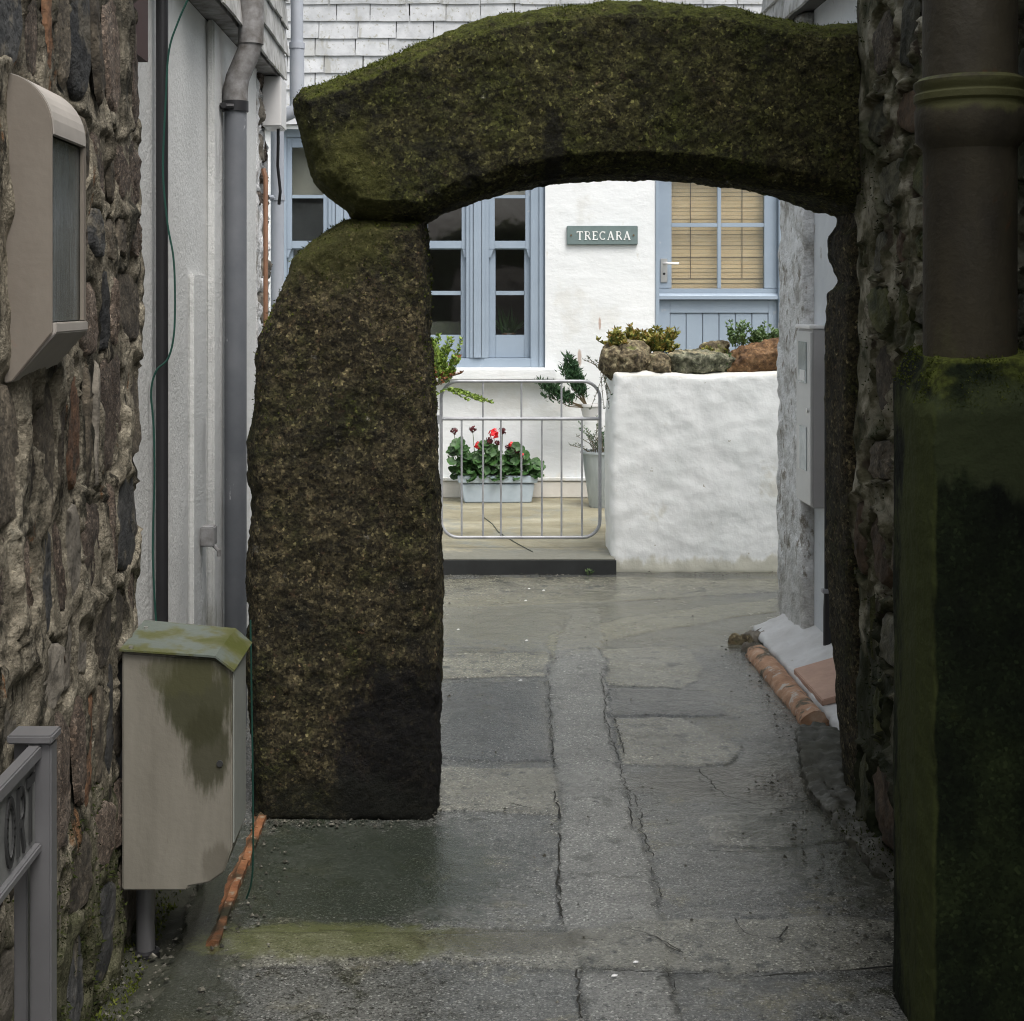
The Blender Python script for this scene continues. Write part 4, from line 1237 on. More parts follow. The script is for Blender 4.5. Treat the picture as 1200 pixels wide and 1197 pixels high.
# bamboo blind behind the panes
z_ = hz(341)
k = 0
while z_ < dz1 - .05:
    h_ = .030
    yy = DY + .085 + .004 * math.sin(k * 1.9)
    MB().box(hx(787), hx(898), yy, yy + .003, z_ + .001, z_ + h_ - .0012).build('slat', bamboo, door)
    z_ += h_; k += 1
for u in (812, 873): MB().tube([(hx(u), DY + .075, hz(326)), (hx(u), DY + .075, dz1 - .06)], .0028, 5).build('blind_cord', string_m, door)
for v in (326, 301): box(hx(787), hx(898), DY + .078, DY + .080, hz(v) - .004, hz(v)).build('blind_band', string_m, door)

# name sign
sg = thing('name_sign', (hx(705.5), HY - .01, hz(287)), "grey green house name plate with white lettering between window and door", "sign")
box(hx(664), hx(747), HY - .028, HY - .001, hz(287), hz(265)).build('plate', slate_sign, sg, bevel=.004)
for u in (669, 742): MB().tube([(hx(u), HY - .033, hz(276)), (hx(u), HY - .027, hz(276))], .008, 10).build('screw', stem_m, sg)


def arc(cx, cy, rx_, ry_, a0, a1, n=12):
    return [(cx + rx_ * math.cos(R(a0 + (a1 - a0) * k / n)), cy + ry_ * math.sin(R(a0 + (a1 - a0) * k / n))) for k in range(n + 1)]


TH, TN = .17, .10
GLY = {
    'T': (.80, [([(.40, 0), (.40, 1)], TH), ([(.02, .95), (.78, .95)], TN), ([(.05, 1), (.05, .78)], TN * .8), ([(.75, 1), (.75, .78)], TN * .8), ([(.24, .03), (.56, .03)], TN * .6)]),
    'R': (.82, [([(.18, 0), (.18, 1)], TH), ([(.18, .95)] + arc(.40, .73, .24, .22, 90, -90) + [(.18, .51)], TN * 1.1), ([(.40, .51), (.76, .02)], TH * .95), ([(.02, .03), (.34, .03)], TN * .6), ([(.02, .97), (.2, .97)], TN * .6)]),
    'E': (.72, [([(.18, 0), (.18, 1)], TH), ([(.04, .95), (.62, .95)], TN), ([(.18, .52), (.50, .52)], TN), ([(.04, .05), (.66, .05)], TN), ([(.62, 1), (.62, .80)], TN * .7), ([(.66, 0), (.66, .22)], TN * .7)]),
    'C': (.84, [(arc(.46, .5, .36, .44, 48, 312, 18), TH * .85), ([(.72, .98), (.72, .74)], TN * .7)]),
    'A': (.90, [([(.12, 0), (.43, 1)], TN), ([(.43, 1), (.76, 0)], TH), ([(.22, .33), (.66, .33)], TN * .8), ([(0, .03), (.24, .03)], TN * .6), ([(.62, .03), (.90, .03)], TN * .6)]),
    'O': (.80, [(arc(.40, .5, .30, .44, 0, 360, 22), .15)]),
    'r': (.72, [([(.14, 0), (.14, 1)], .15), ([(.14, .93)] + arc(.36, .70, .22, .23, 90, -90) + [(.14, .47)], .14), ([(.36, .47), (.62, 0)], .15)]),
    't': (.66, [([(.33, 0), (.33, 1)], .15), ([(.02, .93), (.64, .93)], .14)]),
}


def glyph(ch, place, h, wscale, d0, d1):
    """place(s, t, depth) -> world point"""
    adv, strokes = GLY[ch]
    mb = MB()
    for kk, (pl, wd) in enumerate(strokes):
        d1k = d1 + (d1 - d0) * .06 * kk
        for a, b in zip(pl[:-1], pl[1:]):
            t = Vector((b[0] - a[0], b[1] - a[1]));
            if t.length < 1e-6: continue
            t.normalize(); n_ = Vector((-t[1], t[0])) * wd / 2
            e = t * (wd * .08 if len(pl) > 2 else 0)
            q = [(a[0] - e[0] + n_[0], a[1] - e[1] + n_[1]), (a[0] - e[0] - n_[0], a[1] - e[1] - n_[1]), (b[0] + e[0] - n_[0], b[1] + e[1] - n_[1]), (b[0] + e[0] + n_[0], b[1] + e[1] + n_[1])]
            mb.add([place(x * h * wscale, z * h, d0) for x, z in q] + [place(x * h * wscale, z * h, d1k) for x, z in q],
                   [(0, 1, 2, 3), (4, 5, 6, 7), (0, 1, 5, 4), (1, 2, 6, 5), (2, 3, 7, 6), (3, 0, 4, 7)])
    return mb, adv * h * wscale


word = 'TRECARA'
LH = .068
tot = sum(GLY[c][0] for c in word) * LH * .92 + .010 * 6
cur = hx(707) - tot / 2
for ch in word:
    mb, adv = glyph(ch, lambda s, t, d, c=cur: (c + s, HY - d, hz(281.5) + t), LH, .92, .0282, .0315)
    mb.build('letter', letter_w, sg)
    cur += adv + .010


# ------------------------------------------------------------------ slate cladding
def slate_field(parent, origin, s_dir, S, T, ex, wd, mat, seed, thick=.007, name='slate', kick=.02):
    rg = random.Random(seed)
    n = s_dir.cross(Vector((0, 0, 1)))
    root = MB()
    o3 = Vector(origin)
    me = []
    for q in range(4):
        mb = MB()
        w2, h2 = wd / 2 - .004, ex * 1.35
        j = lambda a: rg.gauss(0, a)
        vs = [(-w2 + j(.002), 0, j(.003)), (0, 0, -.001 + j(.003)), (w2 + j(.002), 0, j(.003)), (w2, 0, h2), (-w2, 0, h2)]
        # local: x along, y outward(negative = out), z up
        fr_ = [(x, -thick, z) for x, _, z in vs]; bk = [(x, 0, z) for x, _, z in vs]
        mb.add(fr_ + bk, [(0, 1, 2, 3, 4), (9, 8, 7, 6, 5)] + [(i, i + 5, (i + 1) % 5 + 5, (i + 1) % 5) for i in range(5)])
        m_ = bpy.data.meshes.new(name); m_.from_pydata(mb.v, [], mb.f); m_.update(); m_.materials.append(mat); me.append(m_)
    import bmesh
    for m_ in me:
        bm = bmesh.new(); bm.from_mesh(m_); bmesh.ops.recalc_face_normals(bm, faces=bm.faces); bm.to_mesh(m_); bm.free()
    rows = int(round(T / ex))
    pw = wpos(parent)
    M3 = Matrix((s_dir, -n, Vector((0, 0, 1)))).transposed()
    for r in range(rows):
        x = -wd * (.5 if r % 2 else 0) + rg.uniform(-.02, .02)
        while x < S:
            ww = wd * rg.uniform(.88, 1.08)
            c = x + ww / 2
            x += ww
            if c - ww / 2 < -.001 or c + ww / 2 > S + .001:
                a, b = max(0, c - ww / 2), min(S, c + ww / 2)
                if b - a < .05: continue
                c, w3 = (a + b) / 2, b - a
            else: w3 = ww
            o = bpy.data.objects.new(name, me[rg.randrange(4)])
            COL.objects.link(o)
            o.parent = parent
            p = o3 + s_dir * c + Vector((0, 0, r * ex + rg.gauss(0, .0015))) + n * (kick)
            o.location = p - pw
            o.scale = (w3 / wd, 1, 1)
            tilt = math.atan2(kick * .75, ex * 1.35)
            o.rotation_euler = (M3 @ Matrix.Rotation(-tilt, 3, 'X') @ Matrix.Rotation(rg.gauss(0, .004), 3, 'Y')).to_euler()


clad = box(-2.9, 4.2, HY - .030, HY - .002, hz(147), 4.45).build('slate_cladding', slate_back, house)
slate_field(clad, (-2.9, HY - .030, hz(147)), Vector((1, 0, 0)), 7.1, 1.36, .1345, .295, slate_white, 2, thick=.011, kick=.026)
box(wx0 - .25, wx1 + .25, HY - .04, HY - .0305, hz(152), hz(147.5)).build('drip_fillet', white_house, house)

# ------------------------------------------------------------------ white building on the left
WX = -.95
lw = thing('white_building', (WX, 5.8, 0), "white rendered building with grey slate hung upper floor, left of the upright stone", "house")
MB().box(-3.5, WX, 4.085, 7.40, -.02, 2.69).build('wall', white_left, lw)
MB().box(-3.5, -.87, 4.085, 7.455, 2.72, 3.9).build('upper_wall', slate_back, lw)
box(-.949, -.858, 5.2, 7.46, 2.692, 2.719).build('soffit', grey_old, lw)
box(WX + .0005, -.918, 5.72, 6.9, -.02, 2.69).build('pilaster', white_left, lw, bevel=.008)
box(WX + .0005, WX + .02, 5.35, 5.62, -.02, 1.74).build('render_band', white_left, lw, bevel=.006)
box(-.948, -.90, 4.2, 4.42, 2.33, 3.2).build('corner_board', red_trim, lw)
slate_field(lw, (-.87, 5.15, 2.695), Vector((0, 1, 0)), 2.30, .80, .13, .26, slate_grey, 5, thick=.010, kick=.026)
# unpainted rubble strip at the far corner
rr_ = wall_root('stone_quoin', (-.945, 6.93, 0), Vector((0, 1, 0)), "", "")
rr_.parent = lw
rr_.location = Vector((-.925, 6.93, 0)) - wpos(lw)
rubble(rr_, .46, 2.68, [st_mats[4], st_mats[0]], white_pier, 77, hrow=(.10, .2), wst=(.12, .25), step=.02)
# white junction box under the slates
jb = thing('junction_box', (-.86, 7.2, 2.30), "small white junction box tucked under the left slate overhang", "box")
box(-.925, -.835, 7.14, 7.36, 2.45, 2.685).build('box_body', white_pvc, jb, bevel=.006)
MB().tube([(-.862, 7.25, 2.45), (-.862, 7.25, 2.38), (-.868, 7.28, 2.28), (-.858, 7.3, 2.16), (-.868, 7.33, 2.10)], .008, 6).build('lead', black, jb)
bp = thing('brown_pipe', (-.905, 7.0, .0), "thin brown pipe on the rubble strip beneath the small white junction box", "pipe")
MB().tube([(-.888, 6.99, 0), (-.888, 6.99, 2.20), (-.90, 7.0, 2.24)], .011, 8).build('pipe_section', copper, bp, smooth=True)

# fat grey downpipe with swan neck
DP = thing('downpipe', (-.865, 5.86, 0), "blue grey downpipe with weathered swan neck on the left white building", "downpipe")
dpx, dpy = -.868, 5.92
MB().tube([(dpx, dpy, -.0), (dpx, dpy, 2.42)], .043, 24).build('pipe_section', grey_pipe, DP, smooth=True)
MB().tube([(dpx, dpy, 2.41), (dpx, dpy, 2.46), (dpx + .008, dpy, 2.50), (dpx + .05, dpy, 2.60), (dpx + .058, dpy, 2.64)], [.048, .048, .046, .045, .046], 24).build('swan_neck', grey_old, DP, smooth=True)
MB().tube([(dpx + .058, dpy, 2.63), (dpx + .06, dpy, 2.76), (dpx + .06, dpy, 3.6)], [.050, .050, .044], 24).build('pipe_section', grey_old, DP, smooth=True)
MB().tube([(dpx, dpy, 2.37), (dpx, dpy, 2.41)], .050, 24).build('collar', black, DP, smooth=True)
MB().tube([(-.93, dpy - .02, 2.385), (-.90, dpy - .09, 2.385)], .012, 8).tube([(-.918, dpy - .05, 2.385), (dpx, dpy - .045, 2.385)], .012, 8).build('bracket', black, DP)

# thin black pipe and green cable
BP = thing('downpipe', (-.915, 4.72, 0), "thin black vertical pipe beside the rubble house corner", "downpipe")
MB().tube([(-.918, 4.72, 0), (-.918, 4.72, 3.6)], .019, 14).build('pipe_section', black, BP, smooth=True)
cb = thing('green_cable', (-.90, 4.66, 0), "loose green cable winding down around the thin black pipe", "cable")


def path(pts_uv, y, x=None):
    out = []
    for u, v in pts_uv:
        if x is not None:
            yy = x * F / (u - 540); out.append((x, yy, EYE - (v - 350) * yy / F))
        else: xx, zz = PX(u, v, y); out.append((xx, y, zz))
    return out


def spline(p, n=6):
    p = [Vector(q) for q in p]
    out = []
    for i in range(len(p) - 1):
        a, b, c, d = p[max(i - 1, 0)], p[i], p[i + 1], p[min(i + 2, len(p) - 1)]
        for k in range(n):
            t = k / n
            out.append(.5 * ((2 * b) + (c - a) * t + (2 * a - 5 * b + 4 * c - d) * t * t + (3 * b - a - 3 * c + d) * t ** 3))
    return out + [p[-1]]


MB().tube(spline(path([(220, 0), (209, 25), (198, 60), (194, 120), (191, 200), (196, 260), (203, 300), (205, 340), (204, 390), (197, 420), (183, 435), (177, 460), (180, 500), (181, 560), (179, 640), (181, 700), (184, 742)], 4.66)), .0034, 6).build('cord', cable_g, cb, smooth=True)

# small tap / bracket on the wall
tp = thing('wall_bracket', (-.93, 5.45, .95), "small pale square fixing on the white rendered wall above the meter cabinet", "bracket")
bx, bz = PX(246, 628, 5.5)
box(bx - .03, bx + .02, 5.47, 5.54, bz - .035, bz + .035).build('bracket_plate', grey_old, tp, bevel=.004)
MB().tube([(bx + .0, 5.50, bz - .02), (bx + .035, 5.48, bz - .05), (bx + .035, 5.48, bz - .07)], .008, 8).build('hook', grey_old, tp)

# pale far downpipe at the corner of the left building
fpw = thing('downpipe', (-.905, 7.6, 0), "pale grey downpipe with a swan neck at the far corner of the slate hung building", "downpipe")
ex_ = (325 - 540) * 7.6 / F; ux = (348 - 540) * 7.6 / F
MB().tube([(ex_, 7.6, 0), (ex_, 7.6, 2.50)], .033, 18).build('pipe_section', lt_pipe, fpw, smooth=True)
MB().tube([(ex_, 7.6, 2.49), (ex_, 7.6, 2.52), (ex_ + .012, 7.6, 2.545), (ux - .01, 7.6, 2.58), (ux, 7.6, 2.61), (ux, 7.6, 2.65)], .036, 18).build('swan_neck', lt_pipe, fpw, smooth=True)
MB().tube([(ux, 7.6, 2.64), (ux, 7.6, 2.90)], .036, 18).build('pipe_section', lt_pipe, fpw, smooth=True)
MB().tube([(ux, 7.6, 2.905), (ux, 7.6, 4.0)], .031, 18).build('pipe_section', lt_pipe, fpw, smooth=True)
MB().tube([(ux, 7.6, 2.885), (ux, 7.6, 2.915)], .039, 18).build('collar', lt_pipe, fpw, smooth=True)
MB().tube([(ex_, 7.6, 2.135), (ex_, 7.6, 2.16)], .038, 18).tube([(ex_, 7.6, 2.148), (ex_ - .06, 7.5, 2.148)], .012, 8).build('bracket', lt_pipe, fpw)

# ------------------------------------------------------------------ building on the right
rb = thing('white_pier_house', (1.9, 6.5, 0), "flaking white painted house corner with the tall grey meter box, behind the right upright slab", "house")
pier = slab_layers([(1.60, -.05), (1.595, 1.0), (1.605, 2.0), (1.60, 3.0), (2.2, 3.0), (2.2, -.05)], 7.2, 7.76, .01, .02).build('pier', white_pier, rb)
rough_up(pier, .016, 1, ((.15, .035), (.05, .018)))
box(1.655, 3.6, 4.93, 7.195, -.02, 3.0).build('wall', grey_paint, rb)
box(2.2, 3.6, 7.2, 7.74, -.02, 3.0).build('back_wall', white_rough, rb)
box(1.56, 3.6, 4.95, 7.76, 3.001, 3.75).build('upper_wall', slate_back, rb)
slate_field(rb, (1.56, 7.76, 2.96), Vector((0, -1, 0)), 2.7, .66, .13, .24, slate_grey, 9, thick=.014, kick=.03)

# meter box
mb_ = thing('meter_box', (1.62, 7.1, .65), "tall grey electricity meter box with pale lid on the flaking white wall", "meter box")
my0, my1 = 6.95, 7.25
mx = (950 - 540) / F * my0
mzb, mzt = EYE - (596 - 350) * my0 / F, EYE - (386 - 350) * my0 / F
box(mx + .012, 1.655, my0, my1, mzb, mzt).build('cabinet', meter_side, mb_, bevel=.004)
box(mx, mx + .011, my0 + .004, my1 - .004, mzb + .01, mzt - .012).build('door_panel', meter_m, mb_, bevel=.003)
box(mx - .006, 1.655, my0 - .005, my1 + .005, mzt + .001, mzt + .018).build('lid', meter_lid, mb_, bevel=.004)
box(mx - .004, mx - .0005, 7.03, 7.19, mzt - .25, mzt - .06).build('viewing_window', window_grey, mb_, bevel=.001)
box(mx - .006, mx - .0043, 7.05, 7.15, mzt - .24, mzt - .19).build('white_label', label_w, mb_)
box(mx - .003, mx - .0005, 7.03, 7.17, mzb + .16, mzb + .36).build('sticker', window_grey, mb_)
MB().tube([(mx - .008, 7.0, mzb + .44), (mx, 7.0, mzb + .44)], .010, 10).build('lock', satin, mb_)
# dark conduit beyond the meter box
cd = thing('conduit', (1.648, 6.8, 0), "thin dark vertical conduit between the meter box and the dark upright slab", "pipe")
MB().tube([(1.64, 6.86, .0), (1.64, 6.86, .26), (1.635, 6.86, .36), (1.638, 6.87, 1.4)], [.022, .022, .012, .012], 10).build('pipe_section', black, cd, smooth=True)
box(1.612, 1.65, 6.84, 6.88, .335, .355).build('clip', steel, cd, bevel=.003)

# sloping cement skirt, tile, clay channel
sk = MB()
k_pts = [(7.62, 1.44), (7.30, 1.43), (6.6, 1.425), (5.72, 1.42), (5.3, 1.45)]
vs = []; fs = []
for y, x in k_pts:
    vs += [(x, y, .0), (x + .01, y, .035), (1.52, y, .055), (1.67, y, .13), (1.67, y, -.03)]
for i in range(len(k_pts) - 1):
    for j in range(5): fs.append((i * 5 + j, i * 5 + (j + 1) % 5, (i + 1) * 5 + (j + 1) % 5, (i + 1) * 5 + j))
fs += [(0, 1, 2, 3, 4), tuple(reversed([(len(k_pts) - 1) * 5 + q for q in range(5)]))]
skirt = sk.add(vs, fs).build('cement_skirt', skirt_m)
tag(skirt, "white painted cement skirt sloping from the house foot to the clay channel", "kerb")
rough_up(skirt, .012, 2, ((.1, .02), (.03, .006)))
MB().add([(1.435, 6.62, .055), (1.435, 6.10, .055), (1.64, 6.10, .115), (1.64, 6.62, .115), (1.435, 6.62, .03), (1.435, 6.10, .03), (1.64, 6.10, .085), (1.64, 6.62, .085)],
         [(0, 1, 2, 3), (7, 6, 5, 4), (0, 4, 5, 1), (1, 5, 6, 2), (2, 6, 7, 3), (3, 7, 4, 0)]).build('tile', pink_tile, skirt, bevel=.003)
vs, fs = [], []
nn = 26
for i in range(nn + 1):
    y = 7.10 - i * 1.15 / nn
    for j in range(13):
        a = R(-20 + 220 * j / 12)
        r = .054 + .0012 * math.sin(i * .7 + j * .8) + random.gauss(0, .0018)
        vs.append((1.372 + r * math.cos(a) * 1.0, y + random.gauss(0, .004), .0 + r * math.sin(a) * .95))
for i in range(nn):
    for j in range(12): fs.append((i * 13 + j, i * 13 + j + 1, (i + 1) * 13 + j + 1, (i + 1) * 13 + j))
fs += [tuple(range(13)), tuple(reversed(range(nn * 13, nn * 13 + 13)))]
ch_ = MB().add(vs, fs).build('clay_pipe', terracotta, smooth=True)
tag(ch_, "orange broken clay pipe half buried at the edge of the cement skirt", "pipe")
# broken stones around its far end
for i, (u, v, s) in enumerate(((868, 752, .055), (884, 748, .05), (900, 750, .045), (878, 762, .03))):
    p = G(u, v)
    o = bpy.data.objects.new('rubble_stone', stone_mesh(i, st_mats[4] if i % 2 else cap_a))
    COL.objects.link(o); o.location = (p[0], p[1], .0); o.scale = (s * 1.3, s, .03); o.rotation_euler = (0, 0, i)
    tag(o, ["broken mossy stone at the tip of the clay pipe", "pale broken stone behind the end of the clay pipe", "flat stone tucked in against the cement skirt", "smallest stone chip lying by the end of the clay pipe"][i], "stone")
# rough mortar bank along the foot of the right wall
bk_pts = [(1.10, 5.9), (1.30, 5.85), (1.45, 5.3), (1.4, 4.7), (1.38, 3.6), (1.30, 3.5), (1.19, 4.0), (1.17, 4.5), (1.13, 4.9), (1.16, 5.2)]
bank = MB().prism([(1.28, 5.86), (1.38, 5.88), (1.60, 5.5), (1.60, 3.45), (1.235, 3.6), (1.205, 4.2), (1.17, 4.75), (1.15, 5.1), (1.20, 5.4)], 'z', -.03, .028).build('kerb_bank', conc("rubbly_mortar", (.060, .060, .045), r=(.4, .8)))
tag(bank, None, None, kind='structure')
rough_up(bank, .011, 1, ((.08, .045), (.03, .028)))
scatter_blades('moss', bank, moss_dark, bank, 5000, lambda c, n: (n[:, 2] > .3) * (c[:, 1] < .2) * 1.0, .008, .003, 6)

# ------------------------------------------------------------------ left foreground: cabinet, gutter, sign, wall light
ub = thing('meter_cabinet', (-.70, 3.9, 0), "beige street cabinet with algae stained front and yellow green metal lid", "cabinet")
ux0, ux1, uy0, uy1 = -.838, -.566, 3.80, 4.02
MB().add([(ux0, uy0, .185), (ux0 + .16, uy0, .185), (ux0 + .165, uy0, .195), (ux1 - .055, uy0, .205), (ux1 - .02, uy0, .23), (ux1, uy0, .29), (ux1, uy0, .735), (ux1 - .045, uy0, .758), (ux0, uy0, .775),
          (ux0, uy1, .185), (ux0 + .16, uy1, .185), (ux0 + .165, uy1, .195), (ux1 - .055, uy1, .205), (ux1 - .02, uy1, .23), (ux1, uy1, .29), (ux1, uy1, .735), (ux1 - .045, uy1, .758), (ux0, uy1, .775)],
         [tuple(range(9)), tuple(reversed(range(9, 18)))] + [(i, i + 9, (i + 1) % 9 + 9, (i + 1) % 9) for i in range(9)]).build('cabinet_body', box_m, ub, bevel=.004)
box(ux1 + .0005, ux1 + .004, uy0 + .012, uy1 - .004, .30, .725).build('side_panel', box_side, ub)
lt = [(ux0 - .004, uy0 - .012, .780), (ux1 - .040, uy0 - .012, .764), (ux1 + .004, uy0 - .010, .728), (ux1 + .014, uy1 + .02, .740), (ux1 - .026, uy1 + .02, .778), (ux0 + .006, uy1 + .02, .800)]
MB().add(lt + [(x + (.004 if i in (2, 3) else 0), y, z + .005) for i, (x, y, z) in enumerate(lt)],
               [(0, 1, 4, 5), (1, 2, 3, 4), (6, 11, 10, 7), (7, 10, 9, 8), (0, 6, 7, 1), (1, 7, 8, 2), (2, 8, 9, 3), (3, 9, 10, 4), (4, 10, 11, 5), (5, 11, 6, 0)]).build('lid', lid_m, ub)
for x, y in ((ux0 + .012, uy0 + .0), (ux0 + .014, uy1 - .05)):
    zz = .784 + (y - uy0) / .25 * .018
    MB().tube([(x + .01, y, zz), (x + .01, y, zz + .006)], .006, 8).build('screw', satin, ub)
MB().tube([(-.800, 3.90, -.06), (-.800, 3.90, .19)], .024, 16).build('duct', frame_grey, ub, smooth=True)
MB().lathe((-.800, 3.90, -.06), [(.036, 0), (.036, .055), (.026, .06)], 16).build('duct_socket', black, ub, smooth=True)
box(ux0 - .05, ux0 - .003, uy0 + .06, uy1 - .02, .25, .765).build('gap_shade_board', sign_dark, ub)  # added dark board: shade of the black gap beside the cabinet, put in as colour
MB().tube([(ux1 - .03, uy0 - .004, .50), (ux1 - .03, uy0 + .004, .50)], .008, 12).build('lock', sign_dark, ub)
cb2 = thing('green_cable', (-.55, 4.1, 0), "green cable dropping from the right edge of the beige cabinet", "cable")
MB().tube(spline([(-.556, 4.06, .80), (-.553, 4.06, .6), (-.551, 4.07, .35), (-.556, 4.10, .12), (-.575, 4.12, .04)]), .0025, 6).build('cord', cable_g, cb2)

# clay gutter along the left edge of the lane
gut = thing('clay_gutter', (-.67, 4.4, 0), "worn orange clay gutter channel along the foot of the beige cabinet", "gutter")
yy = 3.92
while yy < 7.3:
    L = random.uniform(.26, .36)
    vs, fs = [], []
    n_ = 8
    for i in range(n_ + 1):
        y = yy + (L - .006) * i / n_
        for j, (x, z) in enumerate(((-.715, -.06), (-.715, -.030), (-.700, -.022), (-.688, -.012), (-.668, -.008), (-.650, .000), (-.638, .014), (-.618, .012), (-.618, -.04))):
            vs.append((x + random.gauss(0, .0018), y, z + random.gauss(0, .0015) + .004 * math.sin(y * 9)))
    for i in range(n_):
        for j in range(8): fs.append((i * 9 + j, i * 9 + j + 1, (i + 1) * 9 + j + 1, (i + 1) * 9 + j))
    fs += [tuple(range(9)), tuple(reversed(range(n_ * 9, n_ * 9 + 9)))]
    MB().add(vs, fs).build('tile', terra_worn, gut)
    yy += L
if 0: MB().prism([(-.612, 3.0), (-.60, 3.0), (-.585, 3.5), (-.598, 3.9), (-.600, 4.7), (-.612, 4.7)], 'z', -.05, .022).build('gutter_lip', moss_dark, ground)
# damp broken ground between gutter and stone house
bed = MB().prism([(-.85, 2.9), (-.66, 2.9), (-.645, 3.9), (-.74, 3.95), (-.745, 4.7), (-.95, 4.7), (-.95, 4.0)], 'z', -.10, -.015).build('mossy_bed', conc("mossy_rubble_bed", (.032, .034, .022), r=(.6, .9)))
tag(bed, None, None, kind='structure')
rough_up(bed, .012, 1, ((.10, .07), (.035, .03)))
scatter_blades('moss', bed, moss_m, bed, 6000, lambda c, n: (n[:, 2] > .3) * (c[:, 0] < .02) * 1.0, .010, .003, 9)
scatter_blades('moss', LW.children[-2] if LW.children[-2].name.startswith('mortar') else [c for c in LW.children if c.name.startswith('mortar')][0], moss_dark, LW, 6000,
               lambda c, n: (c[:, 1] < .55) * (.6 - c[:, 1]) * (fbm(c[:, 0] * 5, c[:, 1] * 5, 3, 61) > -.05), .009, .003, 10)
rmort = [c for c in RW.children if c.name.startswith('mortar')][0]
scatter_blades('moss', rmort, moss_dark, RW, 9000, lambda c, n: (fbm(c[:, 0] * 4, c[:, 1] * 4, 3, 71) > .02) * 1.0, .009, .003, 11)

plant('weed', (-.625, 5.5, .03), 10, (.03, .15), .16, 14, leaf_green, .030, .011, "small green weed growing by the gutter behind the upright stone", "plant", 31, stem_g, .002)
plant('weed', (G(690, 672)[0], 9.16, .0), 4, (.012, .01), .03, 3, leaf_green, .022, .005, "tiny green weed at the foot of the dark courtyard step", "plant", 32, stem_g, .0015)

# loose grit and crumbs gathered along the wall feet
gg_ = np.random.default_rng(77)
vs, fs = [], []
zones = [((-.745, -.735), (3.3, 4.7), 120, .02, 0), ((-.70, -.20), (4.78, 4.85), 170, .02, .0), ((-.17, -.06), (4.82, 5.25), 60, .02, 0), ((1.0, 1.22), (3.65, 5.3), 420, .06, .0),
         ((1.20, 1.36), (5.3, 7.3), 170, .04, .0), ((-.1, .95), (9.08, 9.18), 90, .02, 0), ((.95, 2.1), (9.12, 9.26), 110, .02, 0), ((-.84, -.72), (2.9, 3.9), 260, .03, .0), ((-.62, -.50), (3.3, 4.8), 160, .04, 0), ((-.3, 1.2), (3.5, 8.8), 160, .1, 0)]
for (xa, xb), (ya, yb), n_, sg_, z0_ in zones:
    for _ in range(n_):
        x, y = gg_.uniform(xa, xb) + gg_.normal(0, sg_ * .3), gg_.uniform(ya, yb) + gg_.normal(0, sg_ * .3)
        r = abs(gg_.normal(0, .003)) + .0012
        zz = .004 + (.024 if x > 1.17 and y < 5.4 else 0)
        k = len(vs); a = gg_.uniform(0, 6.28)
        vs += [(x + r * math.cos(a + q * 1.57) * gg_.uniform(.7, 1.4), y + r * math.sin(a + q * 1.57) * gg_.uniform(.7, 1.4), zz) for q in range(4)] + [(x + gg_.normal(0, r * .3), y, zz + r * gg_.uniform(.5, 1.2))]
        fs += [(k, k + 1, k + 4), (k + 1, k + 2, k + 4), (k + 2, k + 3, k + 4), (k + 3, k, k + 4)]
grit = raw('grit', vs, fs, M("grit_specks", [(.38, (.025, .025, .018)), (.54, (.06, .058, .045)), (.66, (.24, .23, .19))], scale=45, rough=.9), None, False)
tag(grit, "loose grit and crumbs of mortar along the wall feet and lane", None, kind='stuff')

# street sign frame
ss = thing('street_sign', (-.745, 2.5, 0), "grey metal street sign on a square post, close to the rubble house wall", "sign")
box(-.758, -.720, 2.70, 2.74, 0, .868).build('post', frame_grey, ss, bevel=.003)
box(-.790, -.766, 2.715, 2.745, 0, .865).build('post', frame_grey, ss, bevel=.002)
box(-.796, -.716, 2.69, 2.755, .8685, .884).build('post_cap', frame_grey, ss, bevel=.003)
box(-.758, -.720, 1.62, 1.66, 0, .868).build('post', frame_grey, ss, bevel=.003)
box(-.796, -.716, 1.61, 1.67, .8685, .884).build('post_cap', frame_grey, ss, bevel=.003)
box(-.760, -.736, 1.661, 2.699, .842, .866).build('rail', frame_grey, ss, bevel=.003)
box(-.760, -.736, 1.661, 2.699, .678, .694).build('rail', frame_grey, ss, bevel=.003)
box(-.754, -.748, 1.662, 2.698, .6945, .8415).build('sign_panel', sign_face, ss)
cur = 2.515
for ch in 'Ort':
    mb, adv = glyph(ch, lambda s, t, d, c=cur: (-.748 + d, c + s, .708 + t), .115, .62, .0002, .004)
    mb.build('letter', sign_dark, ss)
    cur += adv + .008

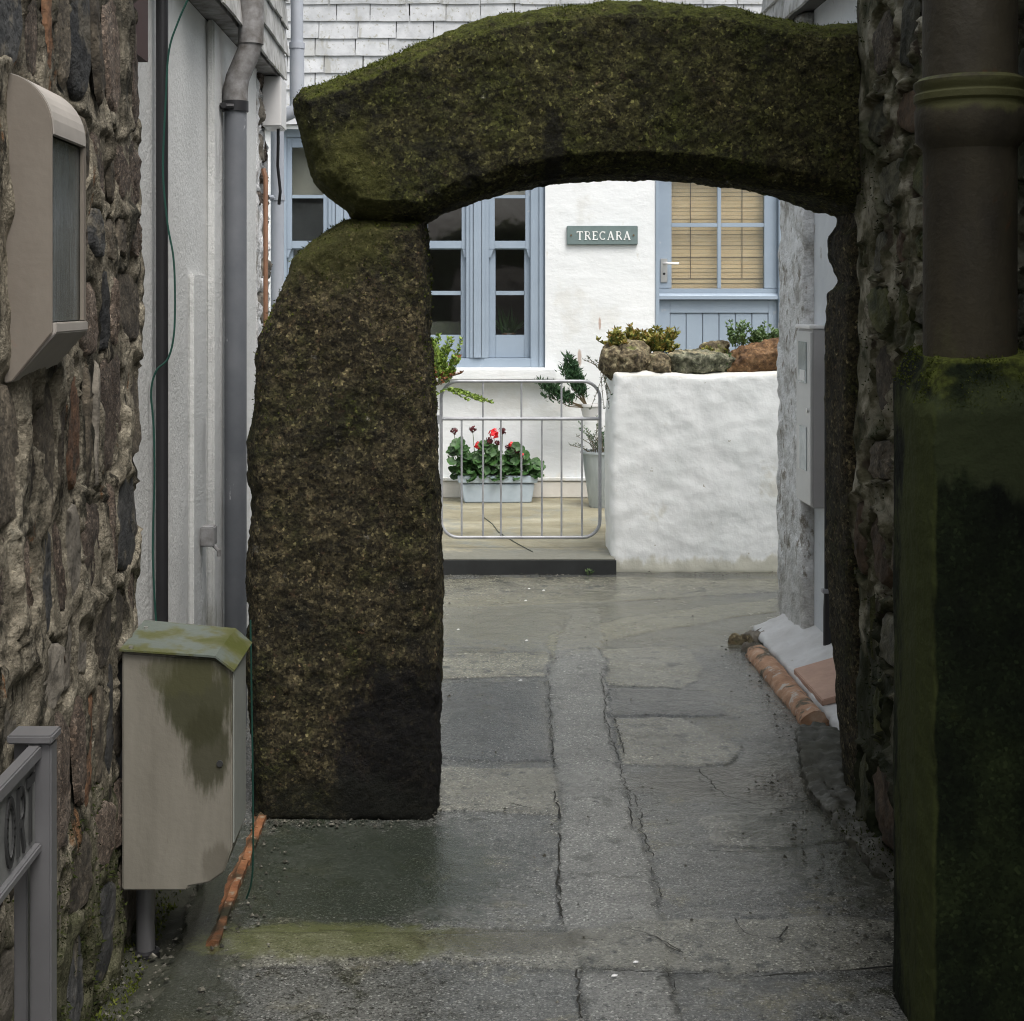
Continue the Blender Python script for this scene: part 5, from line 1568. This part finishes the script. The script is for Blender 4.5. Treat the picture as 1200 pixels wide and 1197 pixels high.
# wall light (hooded box with murky glass)
wl = thing('wall_light', (-.85, 3.0, 1.49), "beige hooded wall light with murky glass on the rubble house wall", "wall light")
ly0, ly1 = 2.90, 3.165
lx0, lx1 = -.862, -.772
lprof = [(lx0 + (lx1 - lx0) * math.sin(R(a_)) ** 1.15, 1.972 + .104 * math.cos(R(a_))) for a_ in range(0, 91, 9)] + [(lx1, 1.585), (lx0 + .014, 1.492), (lx0, 1.490)]
MB().prism(lprof, 'y', ly0, ly0 + .008).build('end_plate', light_m, wl, bevel=.002)
MB().prism(lprof, 'y', ly1 - .008, ly1).build('end_plate', light_m, wl, bevel=.002)


def sheet(pr, y0, y1, t):
    vs, fs = [], []
    n_ = len(pr)
    for y in (y0, y1):
        for x, z in pr: vs.append((x, y, z))
        for x, z in pr: vs.append((x - t, y, z - t * .4))
    for i in range(n_ - 1):
        fs += [(i, i + 1, 2 * n_ + i + 1, 2 * n_ + i), (n_ + i, 3 * n_ + i, 3 * n_ + i + 1, n_ + i + 1), (i, n_ + i, n_ + i + 1, i + 1), (2 * n_ + i, 2 * n_ + i + 1, 3 * n_ + i + 1, 3 * n_ + i)]
    fs += [(0, 2 * n_, 3 * n_, n_), (n_ - 1, 2 * n_ - 1, 4 * n_ - 1, 3 * n_ - 1)]
    return MB().add(vs, fs)


sheet([(a + .0015, b + .0015) for a, b in lprof[:11]] + [(lx1 + .002, 1.962)], ly0 + .009, ly1 - .009, .006).build('hood', light_top, wl)
MB().prism([(lx1 + .006, 1.604), (lx1 + .006, 1.585), (lx0 + .014, 1.492), (lx0, 1.492), (lx0, 1.53), (lx1 - .008, 1.604)], 'y', ly0 + .009, ly1 - .009).build('bottom_tray', light_top, wl, bevel=.002)
box(lx1 - .014, lx1 - .009, ly0 + .009, ly1 - .020, 1.606, 1.958).build('diffuser', diffuser, wl)
box(lx1 - .008, lx1 + .0, ly1 - .0195, ly1 - .0085, 1.606, 1.958).build('frame_strip', light_m, wl)
box(lx0, lx0 + .004, ly0 + .009, ly1 - .009, 1.54, 2.04).build('back_plate', sign_dark, wl)
